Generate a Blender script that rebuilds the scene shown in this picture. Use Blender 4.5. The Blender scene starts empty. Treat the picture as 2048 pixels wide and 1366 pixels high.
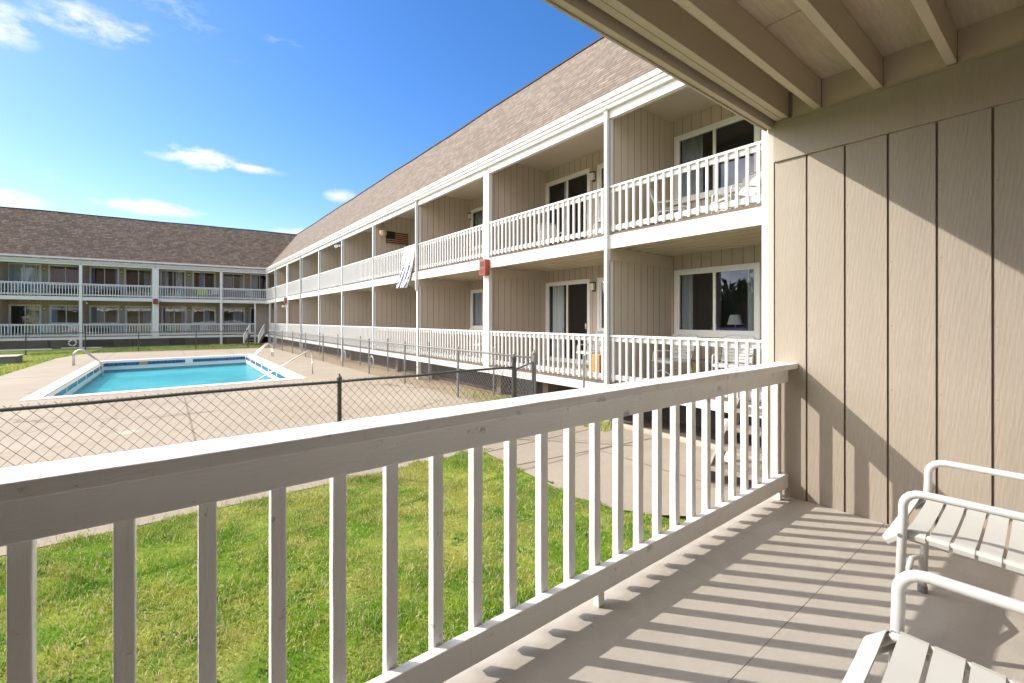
import bpy, bmesh, math, random
import numpy as np
from mathutils import Vector, Matrix
from mathutils.geometry import tessellate_polygon
random.seed(7); rng = np.random.default_rng(11)
SC = bpy.context.scene; COL = SC.collection
R = math.radians

# ------------------------------------------------------------------ frames and mesh helper
class Frame:
    """local axes of a facade: s along it, n outwards to the courtyard, z up"""
    def __init__(self, o, s, n): self.o, self.s, self.n = Vector((o[0], o[1], 0)), Vector((s[0], s[1], 0)), Vector((n[0], n[1], 0))
    def p(self, s, n, z): v = self.o + self.s*s + self.n*n; return Vector((v.x, v.y, z))
W = Frame((0, 0), (1, 0), (0, 1))

class MB:
    def __init__(self): self.v, self.f, self.uv = [], [], {}
    def add(self, vs, fs):
        b = len(self.v); self.v += [Vector(v) for v in vs]; self.f += [[b+i for i in f] for f in fs]; return b
    def box(self, s0, s1, n0, n1, z0, z1, fr=W):
        s0, s1 = min(s0, s1), max(s0, s1); n0, n1 = min(n0, n1), max(n0, n1)
        vs = [fr.p(s, n, z) for z in (z0, z1) for n in (n0, n1) for s in (s0, s1)]
        self.add(vs, [(0, 2, 3, 1), (4, 5, 7, 6), (0, 1, 5, 4), (2, 6, 7, 3), (0, 4, 6, 2), (1, 3, 7, 5)]); return self
    def quad(self, a, b, c, d): self.add([a, b, c, d], [(0, 1, 2, 3)]); return self
    def obox(self, a, b, w, h, up=(0, 0, 1)):
        """board from a to b, w across, h along up"""
        a, b = Vector(a), Vector(b); d = (b-a).normalized(); up = Vector(up); x = d.cross(up).normalized(); u = x.cross(d).normalized()
        vs = [q + x*(sx*w/2) + u*(sz*h/2) for q in (a, b) for sx, sz in ((-1, -1), (1, -1), (1, 1), (-1, 1))]
        self.add(vs, [(3, 2, 1, 0), (4, 5, 6, 7), (0, 1, 5, 4), (1, 2, 6, 5), (2, 3, 7, 6), (3, 0, 4, 7)]); return self
    def tube(self, pts, r, seg=8, cap=True):
        pts = [Vector(p) for p in pts]; n = len(pts); b = len(self.v); prev = None
        for i, p in enumerate(pts):
            t = (pts[min(i+1, n-1)] - pts[max(i-1, 0)]).normalized()
            ref = Vector((0, 0, 1)) if abs(t.z) < .9 else Vector((1, 0, 0))
            if prev is None: x = t.cross(ref).normalized()
            else: x = (prev - t*prev.dot(t)).normalized()
            y = t.cross(x); prev = x
            rr = r[i] if isinstance(r, (list, tuple)) else r
            for k in range(seg):
                a = 2*math.pi*k/seg; self.v.append(p + (x*math.cos(a) + y*math.sin(a))*rr)
        for i in range(n-1):
            for k in range(seg):
                k2 = (k+1) % seg; self.f.append([b+i*seg+k, b+i*seg+k2, b+(i+1)*seg+k2, b+(i+1)*seg+k])
        if cap:
            self.f.append([b+k for k in range(seg)][::-1]); self.f.append([b+(n-1)*seg+k for k in range(seg)])
        return self
    def lathe(self, c, prof, seg=16):
        c = Vector(c); b = len(self.v)
        for r, z in prof:
            for k in range(seg):
                a = 2*math.pi*k/seg; self.v.append(c + Vector((r*math.cos(a), r*math.sin(a), z)))
        for i in range(len(prof)-1):
            for k in range(seg):
                k2 = (k+1) % seg; self.f.append([b+i*seg+k, b+i*seg+k2, b+(i+1)*seg+k2, b+(i+1)*seg+k])
        return self
    def extrude(self, prof, s0, s1, fr):
        """profile of (n,z) points (closed) along s"""
        m = len(prof); b = len(self.v)
        for s in (s0, s1): self.v += [fr.p(s, n, z) for n, z in prof]
        for k in range(m):
            k2 = (k+1) % m; self.f.append([b+k, b+m+k, b+m+k2, b+k2])
        self.f.append([b+k for k in range(m)]); self.f.append([b+m+k for k in range(m)][::-1]); return self
    def poly(self, outer, z, holes=()):
        loops = [[Vector((x, y, 0)) for x, y in outer]] + [[Vector((x, y, 0)) for x, y in h] for h in holes]
        flat = [v for l in loops for v in l]; b = len(self.v)
        zf = z if callable(z) else (lambda x, y: z)
        self.v += [Vector((v.x, v.y, zf(v.x, v.y))) for v in flat]
        for t in tessellate_polygon(loops):
            A, B, C = (flat[i] for i in t)
            t = list(t) if (B-A).cross(C-A).z > 0 else list(t)[::-1]
            self.f.append([b+i for i in t])
        return self
    def build(self, name, mat, parent=None, bevel=0, smooth=False, recalc=True):
        off = BASE.get(parent.name, Vector((0, 0, 0))) if parent else Vector((0, 0, 0))
        me = bpy.data.meshes.new(name); me.from_pydata([v-off for v in self.v], [], self.f)
        if recalc:
            bm = bmesh.new(); bm.from_mesh(me); bmesh.ops.recalc_face_normals(bm, faces=bm.faces); bm.to_mesh(me); bm.free()
        me.materials.append(M[mat] if isinstance(mat, str) else mat)
        if smooth:
            for p in me.polygons: p.use_smooth = True
        o = bpy.data.objects.new(name, me); COL.objects.link(o)
        if parent: o.parent = parent; BASE[o.name] = off
        if bevel:
            b = o.modifiers.new('bevel', 'BEVEL'); b.width = bevel; b.segments = 2; b.limit_method = 'ANGLE'
        return o
BASE = {}
def tag(o, label=None, cat=None, group=None, kind=None):
    for k, v in (('label', label), ('category', cat), ('group', group), ('kind', kind)):
        if v: o[k] = v
    return o
def thing(name, label, cat, loc=(0, 0, 0), rz=0, group=None):
    o = bpy.data.objects.new(name, None); COL.objects.link(o); o.location = loc; o.rotation_euler = (0, 0, rz)
    o.empty_display_size = .2; BASE[o.name] = Vector(loc); return tag(o, label, cat, group)
def copy_tree(o, parent=None):
    c = o.copy(); COL.objects.link(c)
    if parent: c.parent = parent
    for ch in list(o.children): copy_tree(ch, c)
    return c

# ------------------------------------------------------------------ materials
M = {}
class NT:
    def __init__(self, name):
        self.m = bpy.data.materials.new(name); self.m.use_nodes = True; self.t = self.m.node_tree; self.t.nodes.clear()
        self.out = self.n('ShaderNodeOutputMaterial'); M[name] = self.m
    def n(self, typ, **k):
        nd = self.t.nodes.new(typ)
        for a, b in k.items():
            if a.startswith('i_'):
                key = a[2:].replace('_', ' ')
                nd.inputs[key].default_value = b
            else: setattr(nd, a, b)
        return nd
    def l(self, a, b): self.t.links.new(a, b)
    def coord(self, scale=(1, 1, 1), kind='Object'):
        c = self.n('ShaderNodeTexCoord'); mp = self.n('ShaderNodeMapping'); mp.inputs['Scale'].default_value = scale
        self.l(c.outputs[kind], mp.inputs['Vector']); return mp.outputs['Vector']
    def noise(self, vec, scale, detail=4, rough=.6, dist=0):
        nd = self.n('ShaderNodeTexNoise'); nd.inputs['Scale'].default_value = scale; nd.inputs['Detail'].default_value = detail
        nd.inputs['Roughness'].default_value = rough; nd.inputs['Distortion'].default_value = dist; self.l(vec, nd.inputs['Vector']); return nd.outputs['Fac']
    def ramp(self, fac, stops):
        r = self.n('ShaderNodeValToRGB'); e = r.color_ramp.elements
        while len(e) > 1: e.remove(e[-1])
        for i, (p, c) in enumerate(stops):
            q = e[0] if i == 0 else e.new(p)
            q.position = p; q.color = (c, c, c, 1) if isinstance(c, (int, float)) else (*c, 1)
        self.l(fac, r.inputs['Fac']); return r.outputs['Color']
    def mix(self, fac, a, b, mode='MIX'):
        x = self.n('ShaderNodeMix', data_type='RGBA', blend_type=mode)
        for i, v in ((0, fac), (6, a), (7, b)):
            if hasattr(v, 'is_linked') or hasattr(v, 'links'): self.l(v, x.inputs[i])
            else: x.inputs[i].default_value = v if i == 0 else (*v, 1)
        return x.outputs[2]
    def math(self, op, a, b=0.0):
        x = self.n('ShaderNodeMath', operation=op)
        for i, v in enumerate((a, b)):
            if hasattr(v, 'links'): self.l(v, x.inputs[i])
            else: x.inputs[i].default_value = v
        return x.outputs[0]
    def bump(self, h, strength=.3, dist=.01, normal=None):
        b = self.n('ShaderNodeBump'); b.inputs['Strength'].default_value = strength; b.inputs['Distance'].default_value = dist
        self.l(h, b.inputs['Height'])
        if normal: self.l(normal, b.inputs['Normal'])
        return b.outputs['Normal']
    def bsdf(self, col, rough=.6, normal=None, metal=0, spec=.4):
        p = self.n('ShaderNodeBsdfPrincipled'); p.inputs['Metallic'].default_value = metal; p.inputs['Specular IOR Level'].default_value = spec
        if hasattr(col, 'links'): self.l(col, p.inputs['Base Color'])
        else: p.inputs['Base Color'].default_value = (*col, 1)
        if hasattr(rough, 'links'): self.l(rough, p.inputs['Roughness'])
        else: p.inputs['Roughness'].default_value = rough
        if normal: self.l(normal, p.inputs['Normal'])
        self.l(p.outputs[0], self.out.inputs['Surface']); return p

def painted(name, col, var=.06, rough=.5, bscale=14, bstr=.25, grain=None, dirt=0.0, bdist=.004):
    """paint over wood or metal: slight tone drift, fine grain in the bump, small chips of dirt"""
    t = NT(name); v = t.coord()
    big = t.noise(v, 1.3, 3); fine = t.noise(v, 38, 3)
    a = tuple(max(0, c*(1-var)) for c in col); b = tuple(min(1, c*(1+var*.6)) for c in col)
    c = t.mix(t.ramp(big, [(.3, 0), (.7, 1)]), a, b)
    c = t.mix(.25, c, t.mix(fine, tuple(x*.9 for x in col), tuple(min(1, x*1.05) for x in col)))
    if dirt:
        d = t.ramp(t.noise(v, 6, 6, .7), [(.60, 0), (.74, 1)])
        c = t.mix(t.math('MULTIPLY', d, dirt), c, tuple(x*.55 for x in col))
    gv = t.coord(grain) if grain else v
    g = t.noise(gv, bscale, 5, .65, .6 if grain else 0)
    t.bsdf(c, t.ramp(fine, [(.3, rough-.06), (.7, rough+.1)]), t.bump(g, bstr, bdist)); return t

painted('white_paint', (.67, .665, .645), .05, .5, 30, .2, dirt=.12)
painted('joist_paint', (.60, .505, .395), .09, .55, 6, .3, grain=(1, 6, 6), dirt=.2)
painted('trim_beige', (.55, .475, .395), .06, .6, 9, .3, dirt=.1)
painted('window_frame_paint', (.80, .785, .745), .04, .4, 20, .1)
painted('metal_white', (.64, .635, .61), .03, .32, 30, .05)
painted('strap_vinyl', (.58, .565, .52), .04, .45, 40, .08)
painted('ceiling_paint', (.55, .47, .375), .05, .7, 12, .12)
painted('deck_edge', (.16, .12, .09), .2, .8, 20, .4)
painted('skirting_dark', (.085, .078, .074), .3, .85, 12, .5)
painted('foundation', (.17, .14, .115), .25, .9, 10, .6, dirt=.4)
painted('lamp_metal', (.03, .026, .022), .2, .4, 20, .1)
painted('lamp_glass', (.78, .74, .62), .03, .25, 20, .02)
painted('galvanised', (.22, .215, .21), .25, .5, 60, .3, dirt=.3)
painted('dark_metal', (.075, .072, .068), .3, .5, 60, .4, dirt=.3)
painted('red_box', (.33, .065, .04), .15, .55, 20, .2, dirt=.25)
painted('orange_wood', (.62, .27, .06), .15, .5, 10, .2)
painted('yellow_wood', (.62, .40, .08), .1, .5, 10, .2)
painted('black_board', (.012, .012, .016), .2, .5, 20, .1)
painted('tan_board', (.50, .26, .13), .1, .5, 20, .1)
painted('wicker', (.50, .34, .19), .2, .7, 50, .6)
painted('weathered_wood', (.20, .19, .185), .2, .8, 6, .6, grain=(1, 8, 8), dirt=.4)
painted('green_cloth', (.42, .50, .10), .1, .9, 40, .2)
painted('blue_plastic', (.08, .20, .34), .1, .4, 20, .1)
painted('purple_cloth', (.20, .14, .36), .1, .8, 30, .2)
painted('dark_furniture', (.03, .03, .034), .2, .5, 20, .2)
painted('teal_paint', (.42, .50, .55), .08, .5, 20, .2)
painted('room_paint', (.22, .21, .20), .1, .8, 8, .1)
painted('room_pink', (.36, .20, .19), .1, .8, 8, .1)
painted('stair_wood', (.30, .25, .20), .1, .7, 8, .4, dirt=.2)
painted('tread_wood', (.17, .14, .12), .15, .8, 8, .4, dirt=.2)
painted('pool_white', (.80, .79, .76), .04, .5, 10, .2, dirt=.1)
painted('curb_concrete', (.42, .37, .29), .15, .85, 16, .6, dirt=.3)

def worn_paint(name, col, grain):
    t = NT(name); v = t.coord(); gv = t.coord(grain)
    big = t.noise(v, 1.7, 4); g = t.noise(gv, 9, 6, .7, .4); fine = t.noise(v, 45, 3)
    c = t.mix(t.ramp(big, [(.3, 0), (.7, 1)]), tuple(x*.94 for x in col), tuple(min(1, x*1.03) for x in col))
    vo = t.n('ShaderNodeTexVoronoi'); vo.inputs['Scale'].default_value = 5.5; t.l(t.coord((.8, 1, 1)), vo.inputs['Vector'])
    knot = t.math('MULTIPLY', t.ramp(vo.outputs['Distance'], [(.0, 1), (.10, .8), (.16, 0)]), t.ramp(t.noise(v, 2.7, 2), [(.52, 0), (.60, 1)]))
    rough_ = t.noise(v, 60, 5, .8)
    knot = t.math('MULTIPLY', knot, t.ramp(rough_, [(.38, .1), (.6, 1)]))
    chip = t.ramp(t.noise(v, 13, 8, .8), [(.61, 0), (.65, 1)]); drip = t.ramp(t.noise(t.coord((22, 22, 1.2)), 1.5, 4, .6), [(.60, 0), (.75, 1)])
    c = t.mix(t.math('MULTIPLY', knot, .6), c, tuple(x*.55 for x in col)); c = t.mix(t.math('MULTIPLY', chip, .45), c, (.42, .36, .29)); c = t.mix(t.math('MULTIPLY', drip, .28), c, tuple(x*.6 for x in col))
    h = t.math('ADD', t.math('MULTIPLY', g, .55), t.math('MULTIPLY', knot, -1.6)); h = t.math('SUBTRACT', h, t.math('MULTIPLY', chip, .5)); h = t.math('ADD', h, t.math('MULTIPLY', fine, .15))
    t.bsdf(c, t.ramp(fine, [(.3, .38), (.7, .55)]), t.bump(h, .7, .008))
worn_paint('rail_paint', (.85, .83, .80), (1, 7, 7)); worn_paint('baluster_paint', (.84, .82, .79), (7, 7, 1))

def siding(name, col):
    """plywood siding: embossed vertical grain with cathedral swirls"""
    t = NT(name); v = t.coord()
    wv = t.n('ShaderNodeTexWave', wave_type='BANDS', bands_direction='DIAGONAL'); wv.inputs['Scale'].default_value = 22; wv.inputs['Distortion'].default_value = 5
    wv.inputs['Detail'].default_value = 3; wv.inputs['Detail Scale'].default_value = 1.6
    t.l(t.coord((1.3, 1.3, .16)), wv.inputs['Vector'])
    st = t.noise(t.coord((14, 14, 1.1)), 9, 5, .75)
    big = t.noise(v, .9, 3)
    c = t.mix(t.ramp(big, [(.3, 0), (.7, 1)]), tuple(x*.94 for x in col), tuple(x*1.04 for x in col))
    c = t.mix(t.math('MULTIPLY', t.ramp(st, [(.42, 1), (.58, 0)]), .3), c, tuple(x*.8 for x in col))
    c = t.mix(t.math('MULTIPLY', t.ramp(t.noise(t.coord((6, 6, .35)), 1.6, 5, .7), [(.50, 0), (.68, 1)]), .22), c, tuple(x*.78 for x in col))
    spots = t.ramp(t.noise(v, 17, 6, .75), [(.70, 0), (.76, 1)])
    c = t.mix(t.math('MULTIPLY', spots, .45), c, tuple(x*.6 for x in col))
    h = t.math('ADD', t.math('MULTIPLY', wv.outputs['Fac'], .35), t.math('MULTIPLY', st, .9))
    if name == 'siding_near':
        sp = t.n('ShaderNodeSeparateXYZ'); t.l(v, sp.inputs[0])
        fy = t.math('SUBTRACT', t.math('MULTIPLY', t.math('FRACT', t.math('DIVIDE', t.math('ADD', sp.outputs['Y'], 2.0), .2276)), .2276), .175)
        fz = t.math('SUBTRACT', t.math('MULTIPLY', t.math('FRACT', t.math('DIVIDE', t.math('ADD', sp.outputs['Z'], 3.0), .406)), .406), .2)
        nail = t.math('LESS_THAN', t.math('ADD', t.math('MULTIPLY', fy, fy), t.math('MULTIPLY', fz, fz)), .000022)
        c = t.mix(t.math('MULTIPLY', nail, .45), c, (.20, .14, .10)); h = t.math('SUBTRACT', h, t.math('MULTIPLY', nail, .8))
    t.bsdf(c, .62, t.bump(h, .32, .003))
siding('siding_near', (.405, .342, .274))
siding('siding_paint', (.52, .435, .345))  # same paint as the near siding, colour lightened to offset balcony shade
t = NT('groove_dark'); t.bsdf((.25, .20, .155), .9)

t = NT('plywood'); v = t.coord()
g = t.noise(t.coord((.8, 9, 9)), 6, 6, .7); big = t.noise(v, 1.1, 4)
c = t.mix(t.ramp(g, [(.35, 0), (.68, 1)]), (.56, .465, .345), (.70, .60, .465)); c = t.mix(t.math('MULTIPLY', t.ramp(big, [(.35, 1), (.6, 0)]), .35), c, (.33, .26, .18))
t.bsdf(c, .75, t.bump(g, .3, .004))

t = NT('deck_paint'); v = t.coord()
g = t.noise(t.coord((2, 14, 14)), 6, 6, .7); big = t.noise(v, 1.6, 5, .65)
c = t.mix(t.ramp(big, [(.3, 0), (.7, 1)]), (.395, .355, .305), (.455, .412, .358))
c = t.mix(t.math('MULTIPLY', t.ramp(t.noise(v, 9, 8, .8), [(.62, 0), (.72, 1)]), .35), c, (.31, .265, .225))
c = t.mix(t.math('MULTIPLY', t.ramp(t.noise(v, 23, 4, .7), [(.30, 1), (.36, 0)]), .5), c, (.54, .49, .43))
c = t.mix(t.math('MULTIPLY', t.ramp(t.noise(v, .9, 6, .75), [(.46, 0), (.64, 1)]), .40), c, (.30, .255, .21))
c = t.mix(t.math('MULTIPLY', t.ramp(t.noise(t.coord((1, 6, 1)), 4, 8, .8), [(.56, 0), (.68, 1)]), .45), c, (.54, .50, .45))
c = t.mix(t.math('MULTIPLY', t.ramp(t.noise(v, 31, 2), [(.735, 0), (.75, 1)]), .8), c, (.10, .08, .06))
t.bsdf(c, .55, t.bump(t.math('ADD', g, t.noise(v, 60, 3)), .3, .004))

def shingles(name, c1, c2, c3):
    t = NT(name); uv = t.coord(kind='UV')
    br = t.n('ShaderNodeTexBrick'); t.l(uv, br.inputs['Vector'])
    for k, val in (('Scale', 1.0), ('Mortar Size', .016), ('Mortar Smooth', .2), ('Bias', -.1), ('Brick Width', .33), ('Row Height', .17)): br.inputs[k].default_value = val
    br.offset = .37; br.offset_frequency = 2; br.squash = .7; br.squash_frequency = 3
    br.inputs['Color1'].default_value = (*c1, 1); br.inputs['Color2'].default_value = (*c2, 1); br.inputs['Mortar'].default_value = (*[x*.45 for x in c1], 1)
    n = t.noise(uv, 2.3, 5, .75); c = t.mix(t.ramp(n, [(.40, 0), (.62, 1)]), br.outputs['Color'], t.mix(.6, br.outputs['Color'], c3))
    n2 = t.noise(uv, 55, 3); c = t.mix(.22, c, t.mix(n2, tuple(x*.5 for x in c1), tuple(x*1.5 for x in c2)))
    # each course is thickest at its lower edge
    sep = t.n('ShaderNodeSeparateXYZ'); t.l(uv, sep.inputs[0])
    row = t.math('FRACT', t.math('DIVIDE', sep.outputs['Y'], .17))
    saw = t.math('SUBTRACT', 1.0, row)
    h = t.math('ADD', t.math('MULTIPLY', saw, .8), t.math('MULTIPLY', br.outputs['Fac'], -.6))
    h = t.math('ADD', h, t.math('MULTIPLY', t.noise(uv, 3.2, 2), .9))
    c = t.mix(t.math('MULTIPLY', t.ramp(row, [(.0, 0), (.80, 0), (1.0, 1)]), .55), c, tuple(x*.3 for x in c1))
    t.bsdf(c, .9, t.bump(h, 1.0, .03), spec=.2)
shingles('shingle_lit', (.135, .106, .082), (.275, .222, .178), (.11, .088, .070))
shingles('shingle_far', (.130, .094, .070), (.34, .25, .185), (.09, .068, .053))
t = NT('ridge_dark'); t.bsdf((.06, .05, .045), .9)

def concrete(name, c1, c2, stain, bs=.35):
    t = NT(name); v = t.coord()
    a = t.noise(v, .35, 5, .65); b = t.noise(v, 30, 4, .7); s = t.noise(t.coord((.25, 1.6, 1)), .8, 5, .7)
    c = t.mix(t.ramp(a, [(.32, 0), (.68, 1)]), c1, c2)
    c = t.mix(t.math('MULTIPLY', t.ramp(s, [(.50, 0), (.68, 1)]), .45), c, stain)
    c = t.mix(.30, c, t.mix(b, tuple(x*.7 for x in c1), tuple(min(1, x*1.2) for x in c2)))
    c = t.mix(t.math('MULTIPLY', t.ramp(t.noise(v, 5, 7, .8), [(.64, 0), (.72, 1)]), .35), c, tuple(x*.6 for x in c1))
    ck = t.n('ShaderNodeTexVoronoi', feature='DISTANCE_TO_EDGE'); ck.inputs['Scale'].default_value = .22; wv = t.n('ShaderNodeVectorMath', operation='ADD')
    nz = t.n('ShaderNodeTexNoise'); nz.inputs['Scale'].default_value = .9; nz.inputs['Detail'].default_value = 6; t.l(v, nz.inputs['Vector']); t.l(v, wv.inputs[0]); t.l(nz.outputs['Color'], wv.inputs[1]); t.l(wv.outputs[0], ck.inputs['Vector'])
    crack = t.math('MULTIPLY', t.ramp(ck.outputs['Distance'], [(.0, 1), (.0035, .7), (.007, 0)]), t.ramp(t.noise(v, .3, 2), [(.46, 0), (.56, 1)]))
    c = t.mix(t.math('MULTIPLY', crack, .7), c, tuple(x*.35 for x in c1))
    damp = t.ramp(t.noise(t.coord((.5, .5, 1)), .9, 7, .8, 1.5), [(.56, 0), (.62, 1)]); c = t.mix(t.math('MULTIPLY', damp, .22), c, tuple(x*.62 for x in c1))
    t.bsdf(c, .85, t.bump(b, bs, .006), spec=.25)
concrete('pool_deck_concrete', (.265, .218, .162), (.33, .278, .215), (.225, .16, .10))
concrete('path_concrete', (.26, .218, .168), (.32, .272, .213), (.21, .165, .115), .8)
concrete('joint_dark', (.17, .13, .10), (.22, .17, .13), (.10, .08, .06))
concrete('dirt', (.30, .225, .14), (.40, .31, .205), (.20, .15, .09), 1.0)
concrete('crawl_soil', (.10, .082, .07), (.16, .13, .105), (.07, .055, .04), 1.0)

def grassmat(name, blades):
    t = NT(name)
    g = t.n('ShaderNodeNewGeometry') if True else None
    pos = g.outputs['Position']
    big = t.noise(pos, .55, 5, .7); mid = t.noise(pos, 2.6, 4, .7)
    green = t.mix(t.ramp(mid, [(.35, 0), (.65, 1)]), (.11, .265, .010), (.25, .415, .024))
    dry = t.mix(t.ramp(mid, [(.3, 0), (.7, 1)]), (.55, .45, .19), (.50, .49, .10))
    c = t.mix(t.ramp(t.math('ADD', t.math('MULTIPLY', big, .7), t.math('MULTIPLY', mid, .35)), [(.48, 0), (.61, .72)]), green, dry)
    if blades:
        at = t.n('ShaderNodeAttribute', attribute_name='tint'); c = t.mix(t.ramp(t.noise(pos, 7, 4, .7), [(.54, 0), (.68, .6)]), c, dry)
        c = t.mix(t.ramp(at.outputs['Fac'], [(.74, 0), (.86, .85)]), c, (.66, .55, .33))
        c = t.mix(t.ramp(at.outputs['Fac'], [(.0, .55), (.30, 0)]), c, (.06, .15, .010))
        c = t.mix(t.ramp(at.outputs['Fac'], [(.42, 0), (.55, .5), (.62, 0)]), c, (.54, .58, .07))
        d = t.n('ShaderNodeBsdfPrincipled'); t.l(c, d.inputs['Base Color']); d.inputs['Roughness'].default_value = .6; d.inputs['Specular IOR Level'].default_value = .25
        tr = t.n('ShaderNodeBsdfTranslucent'); t.l(c, tr.inputs['Color'])
        ms = t.n('ShaderNodeMixShader'); ms.inputs[0].default_value = .35; t.l(d.outputs[0], ms.inputs[1]); t.l(tr.outputs[0], ms.inputs[2]); t.l(ms.outputs[0], t.out.inputs['Surface'])
    else:
        c = t.mix(t.math('MULTIPLY', t.noise(pos, 40, 4, .8), .7), c, (.12, .09, .045))
        t.bsdf(c, .95, t.bump(t.noise(pos, 55, 4, .8), 1.0, .03), spec=.1)
grassmat('grass_ground', False); grassmat('grass_blades', True)

# glass: real reflection by angle, the rest passes through
def glass(name, tint, refl=1.45):
    t = NT(name); tr = t.n('ShaderNodeBsdfTransparent'); tr.inputs[0].default_value = (*tint, 1)
    gl = t.n('ShaderNodeBsdfGlossy'); gl.inputs['Roughness'].default_value = .01; gl.inputs['Color'].default_value = (.95, .95, 1, 1)
    fr = t.n('ShaderNodeFresnel'); fr.inputs['IOR'].default_value = refl
    nb = t.bump(t.noise(t.coord(), 1.1, 2), .05, .05); t.l(nb, gl.inputs['Normal']); t.l(nb, fr.inputs['Normal'])
    ms = t.n('ShaderNodeMixShader'); t.l(fr.outputs[0], ms.inputs[0]); t.l(tr.outputs[0], ms.inputs[1]); t.l(gl.outputs[0], ms.inputs[2]); t.l(ms.outputs[0], t.out.inputs['Surface'])
glass('window_glass', (.90, .93, .94), 1.8)
glass('mirror_glass', (.72, .76, .80), 2.4)

t = NT('screen_mesh'); t.bsdf((.03, .032, .035), .8)
for nm, col in (('curtain_grey', (.40, .43, .44)), ('curtain_white', (.72, .74, .72)), ('curtain_yellow', (.52, .50, .30)), ('curtain_lilac', (.46, .44, .62))):
    t = NT(nm); t.bsdf(col, .9, t.bump(t.noise(t.coord((12, 12, .4)), 4, 3), .4, .02))

# water: rippled surface that reflects by angle and lets the pale basin show through
t = NT('water_surface'); pos = t.n('ShaderNodeNewGeometry').outputs['Position']
h = t.math('ADD', t.noise(pos, 1.1, 3, .6, .6), t.math('MULTIPLY', t.noise(pos, 4.5, 3, .6), .6))
nb = t.bump(h, 1.0, .16)
tr = t.n('ShaderNodeBsdfTransparent'); tr.inputs[0].default_value = (.62, .93, .96, 1)
gl = t.n('ShaderNodeBsdfGlossy'); gl.inputs['Roughness'].default_value = .06; t.l(nb, gl.inputs['Normal'])
fr = t.n('ShaderNodeFresnel'); fr.inputs['IOR'].default_value = 1.33; t.l(nb, fr.inputs['Normal'])
ms = t.n('ShaderNodeMixShader'); t.l(t.math('MULTIPLY', fr.outputs[0], .45), ms.inputs[0]); t.l(tr.outputs[0], ms.inputs[1]); t.l(gl.outputs[0], ms.inputs[2]); t.l(ms.outputs[0], t.out.inputs['Surface'])

t = NT('basin_plaster'); pos = t.n('ShaderNodeNewGeometry').outputs['Position']
vo = t.n('ShaderNodeTexVoronoi', feature='DISTANCE_TO_EDGE'); vo.inputs['Scale'].default_value = 2.2
wob = t.n('ShaderNodeVectorMath', operation='ADD'); nz = t.n('ShaderNodeTexNoise'); nz.inputs['Scale'].default_value = 1.5; t.l(pos, nz.inputs['Vector']); t.l(pos, wob.inputs[0]); t.l(nz.outputs['Color'], wob.inputs[1]); t.l(wob.outputs[0], vo.inputs['Vector'])
c = t.mix(t.ramp(t.noise(pos, .16, 3), [(.35, 0), (.65, 1)]), (.06, .285, .325), (.20, .44, .46))
t.bsdf(c, .7)
t = NT('blue_tile'); uv = t.coord((1, 1, 1))
br = t.n('ShaderNodeTexBrick'); br.offset = 0
for k, val in (('Scale', 1.0), ('Mortar Size', .012), ('Brick Width', .17), ('Row Height', .17)): br.inputs[k].default_value = val
br.inputs['Color1'].default_value = (.02, .075, .17, 1); br.inputs['Color2'].default_value = (.04, .125, .24, 1); br.inputs['Mortar'].default_value = (.08, .20, .34, 1)
t.l(t.coord(kind='UV'), br.inputs['Vector']); t.bsdf(br.outputs['Color'], .2)
t = NT('stainless'); t.bsdf((.62, .60, .55), .28, None, 1.0)

t = NT('towel_cloth'); uv = t.coord(kind='UV'); sep = t.n('ShaderNodeSeparateXYZ'); t.l(uv, sep.inputs[0])
band = t.math('GREATER_THAN', t.math('FRACT', t.math('MULTIPLY', sep.outputs['X'], 6)), .42)
wob = t.math('GREATER_THAN', t.math('FRACT', t.math('ADD', t.math('MULTIPLY', sep.outputs['Y'], 26), t.math('MULTIPLY', sep.outputs['X'], 5))), .5)
lower = t.math('GREATER_THAN', sep.outputs['Y'], .52)
pat = t.math('MAXIMUM', t.math('MULTIPLY', band, wob), t.math('MULTIPLY', t.math('MULTIPLY', band, lower), t.math('GREATER_THAN', t.noise(uv, 9, 2), .47)))
t.bsdf(t.mix(pat, (.66, .66, .68), (.07, .07, .12)), .95, t.bump(t.noise(uv, 60, 3), .3, .01))

# ------------------------------------------------------------------ setting: ground, deck, lawns, pool
G = -.85
POOL = [(-3.05, 17.2), (4.08, 17.45), (4.25, 31.75), (-2.88, 31.25)]
def inset(q, d):
    c = Vector((sum(p[0] for p in q)/4, sum(p[1] for p in q)/4)); out = []
    for i in range(4):
        p = Vector(q[i]); a = (Vector(q[i-1])-p).normalized(); b = (Vector(q[(i+1) % 4])-p).normalized(); out.append(tuple(p+(a+b)*d))
    return out
P_IN = inset(POOL, .36)
S = 420
tag(MB().poly([(-S, -S), (S, -S), (S, S), (-S, S)], G-.03, [inset(POOL, .15)]).build('ground', 'grass_ground', recalc=False), kind='structure')
DECK = [(-6.5, 6.02), (4.13, 6.10), (4.13, 6.28), (6.42, 6.28), (6.42, 38.5), (4.6, 38.9), (-.8, 39.3), (-3.6, 39.6), (-4.75, 35.3), (-4.98, 25.0)]
deck = tag(MB().poly(DECK, G, [inset(POOL, .1)]).build('pool_deck', 'pool_deck_concrete', recalc=False), kind='structure')
j = MB()
j.box(.40, .435, 6.3, 15.2, G+.002, G+.004); j.box(-.4, 1.0, 12.55, 12.575, G+.002, G+.004)
j.box(-4.9, -3.3, 24.0, 24.03, G+.002, G+.004); j.box(4.4, 6.4, 24.6, 24.63, G+.002, G+.004)
j.box(.9, .93, 32.2, 39.0, G+.002, G+.004); j.box(-2.6, -2.57, 32.2, 39.4, G+.002, G+.004)
j.build('deck_joint', 'joint_dark', deck, recalc=False)
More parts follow.
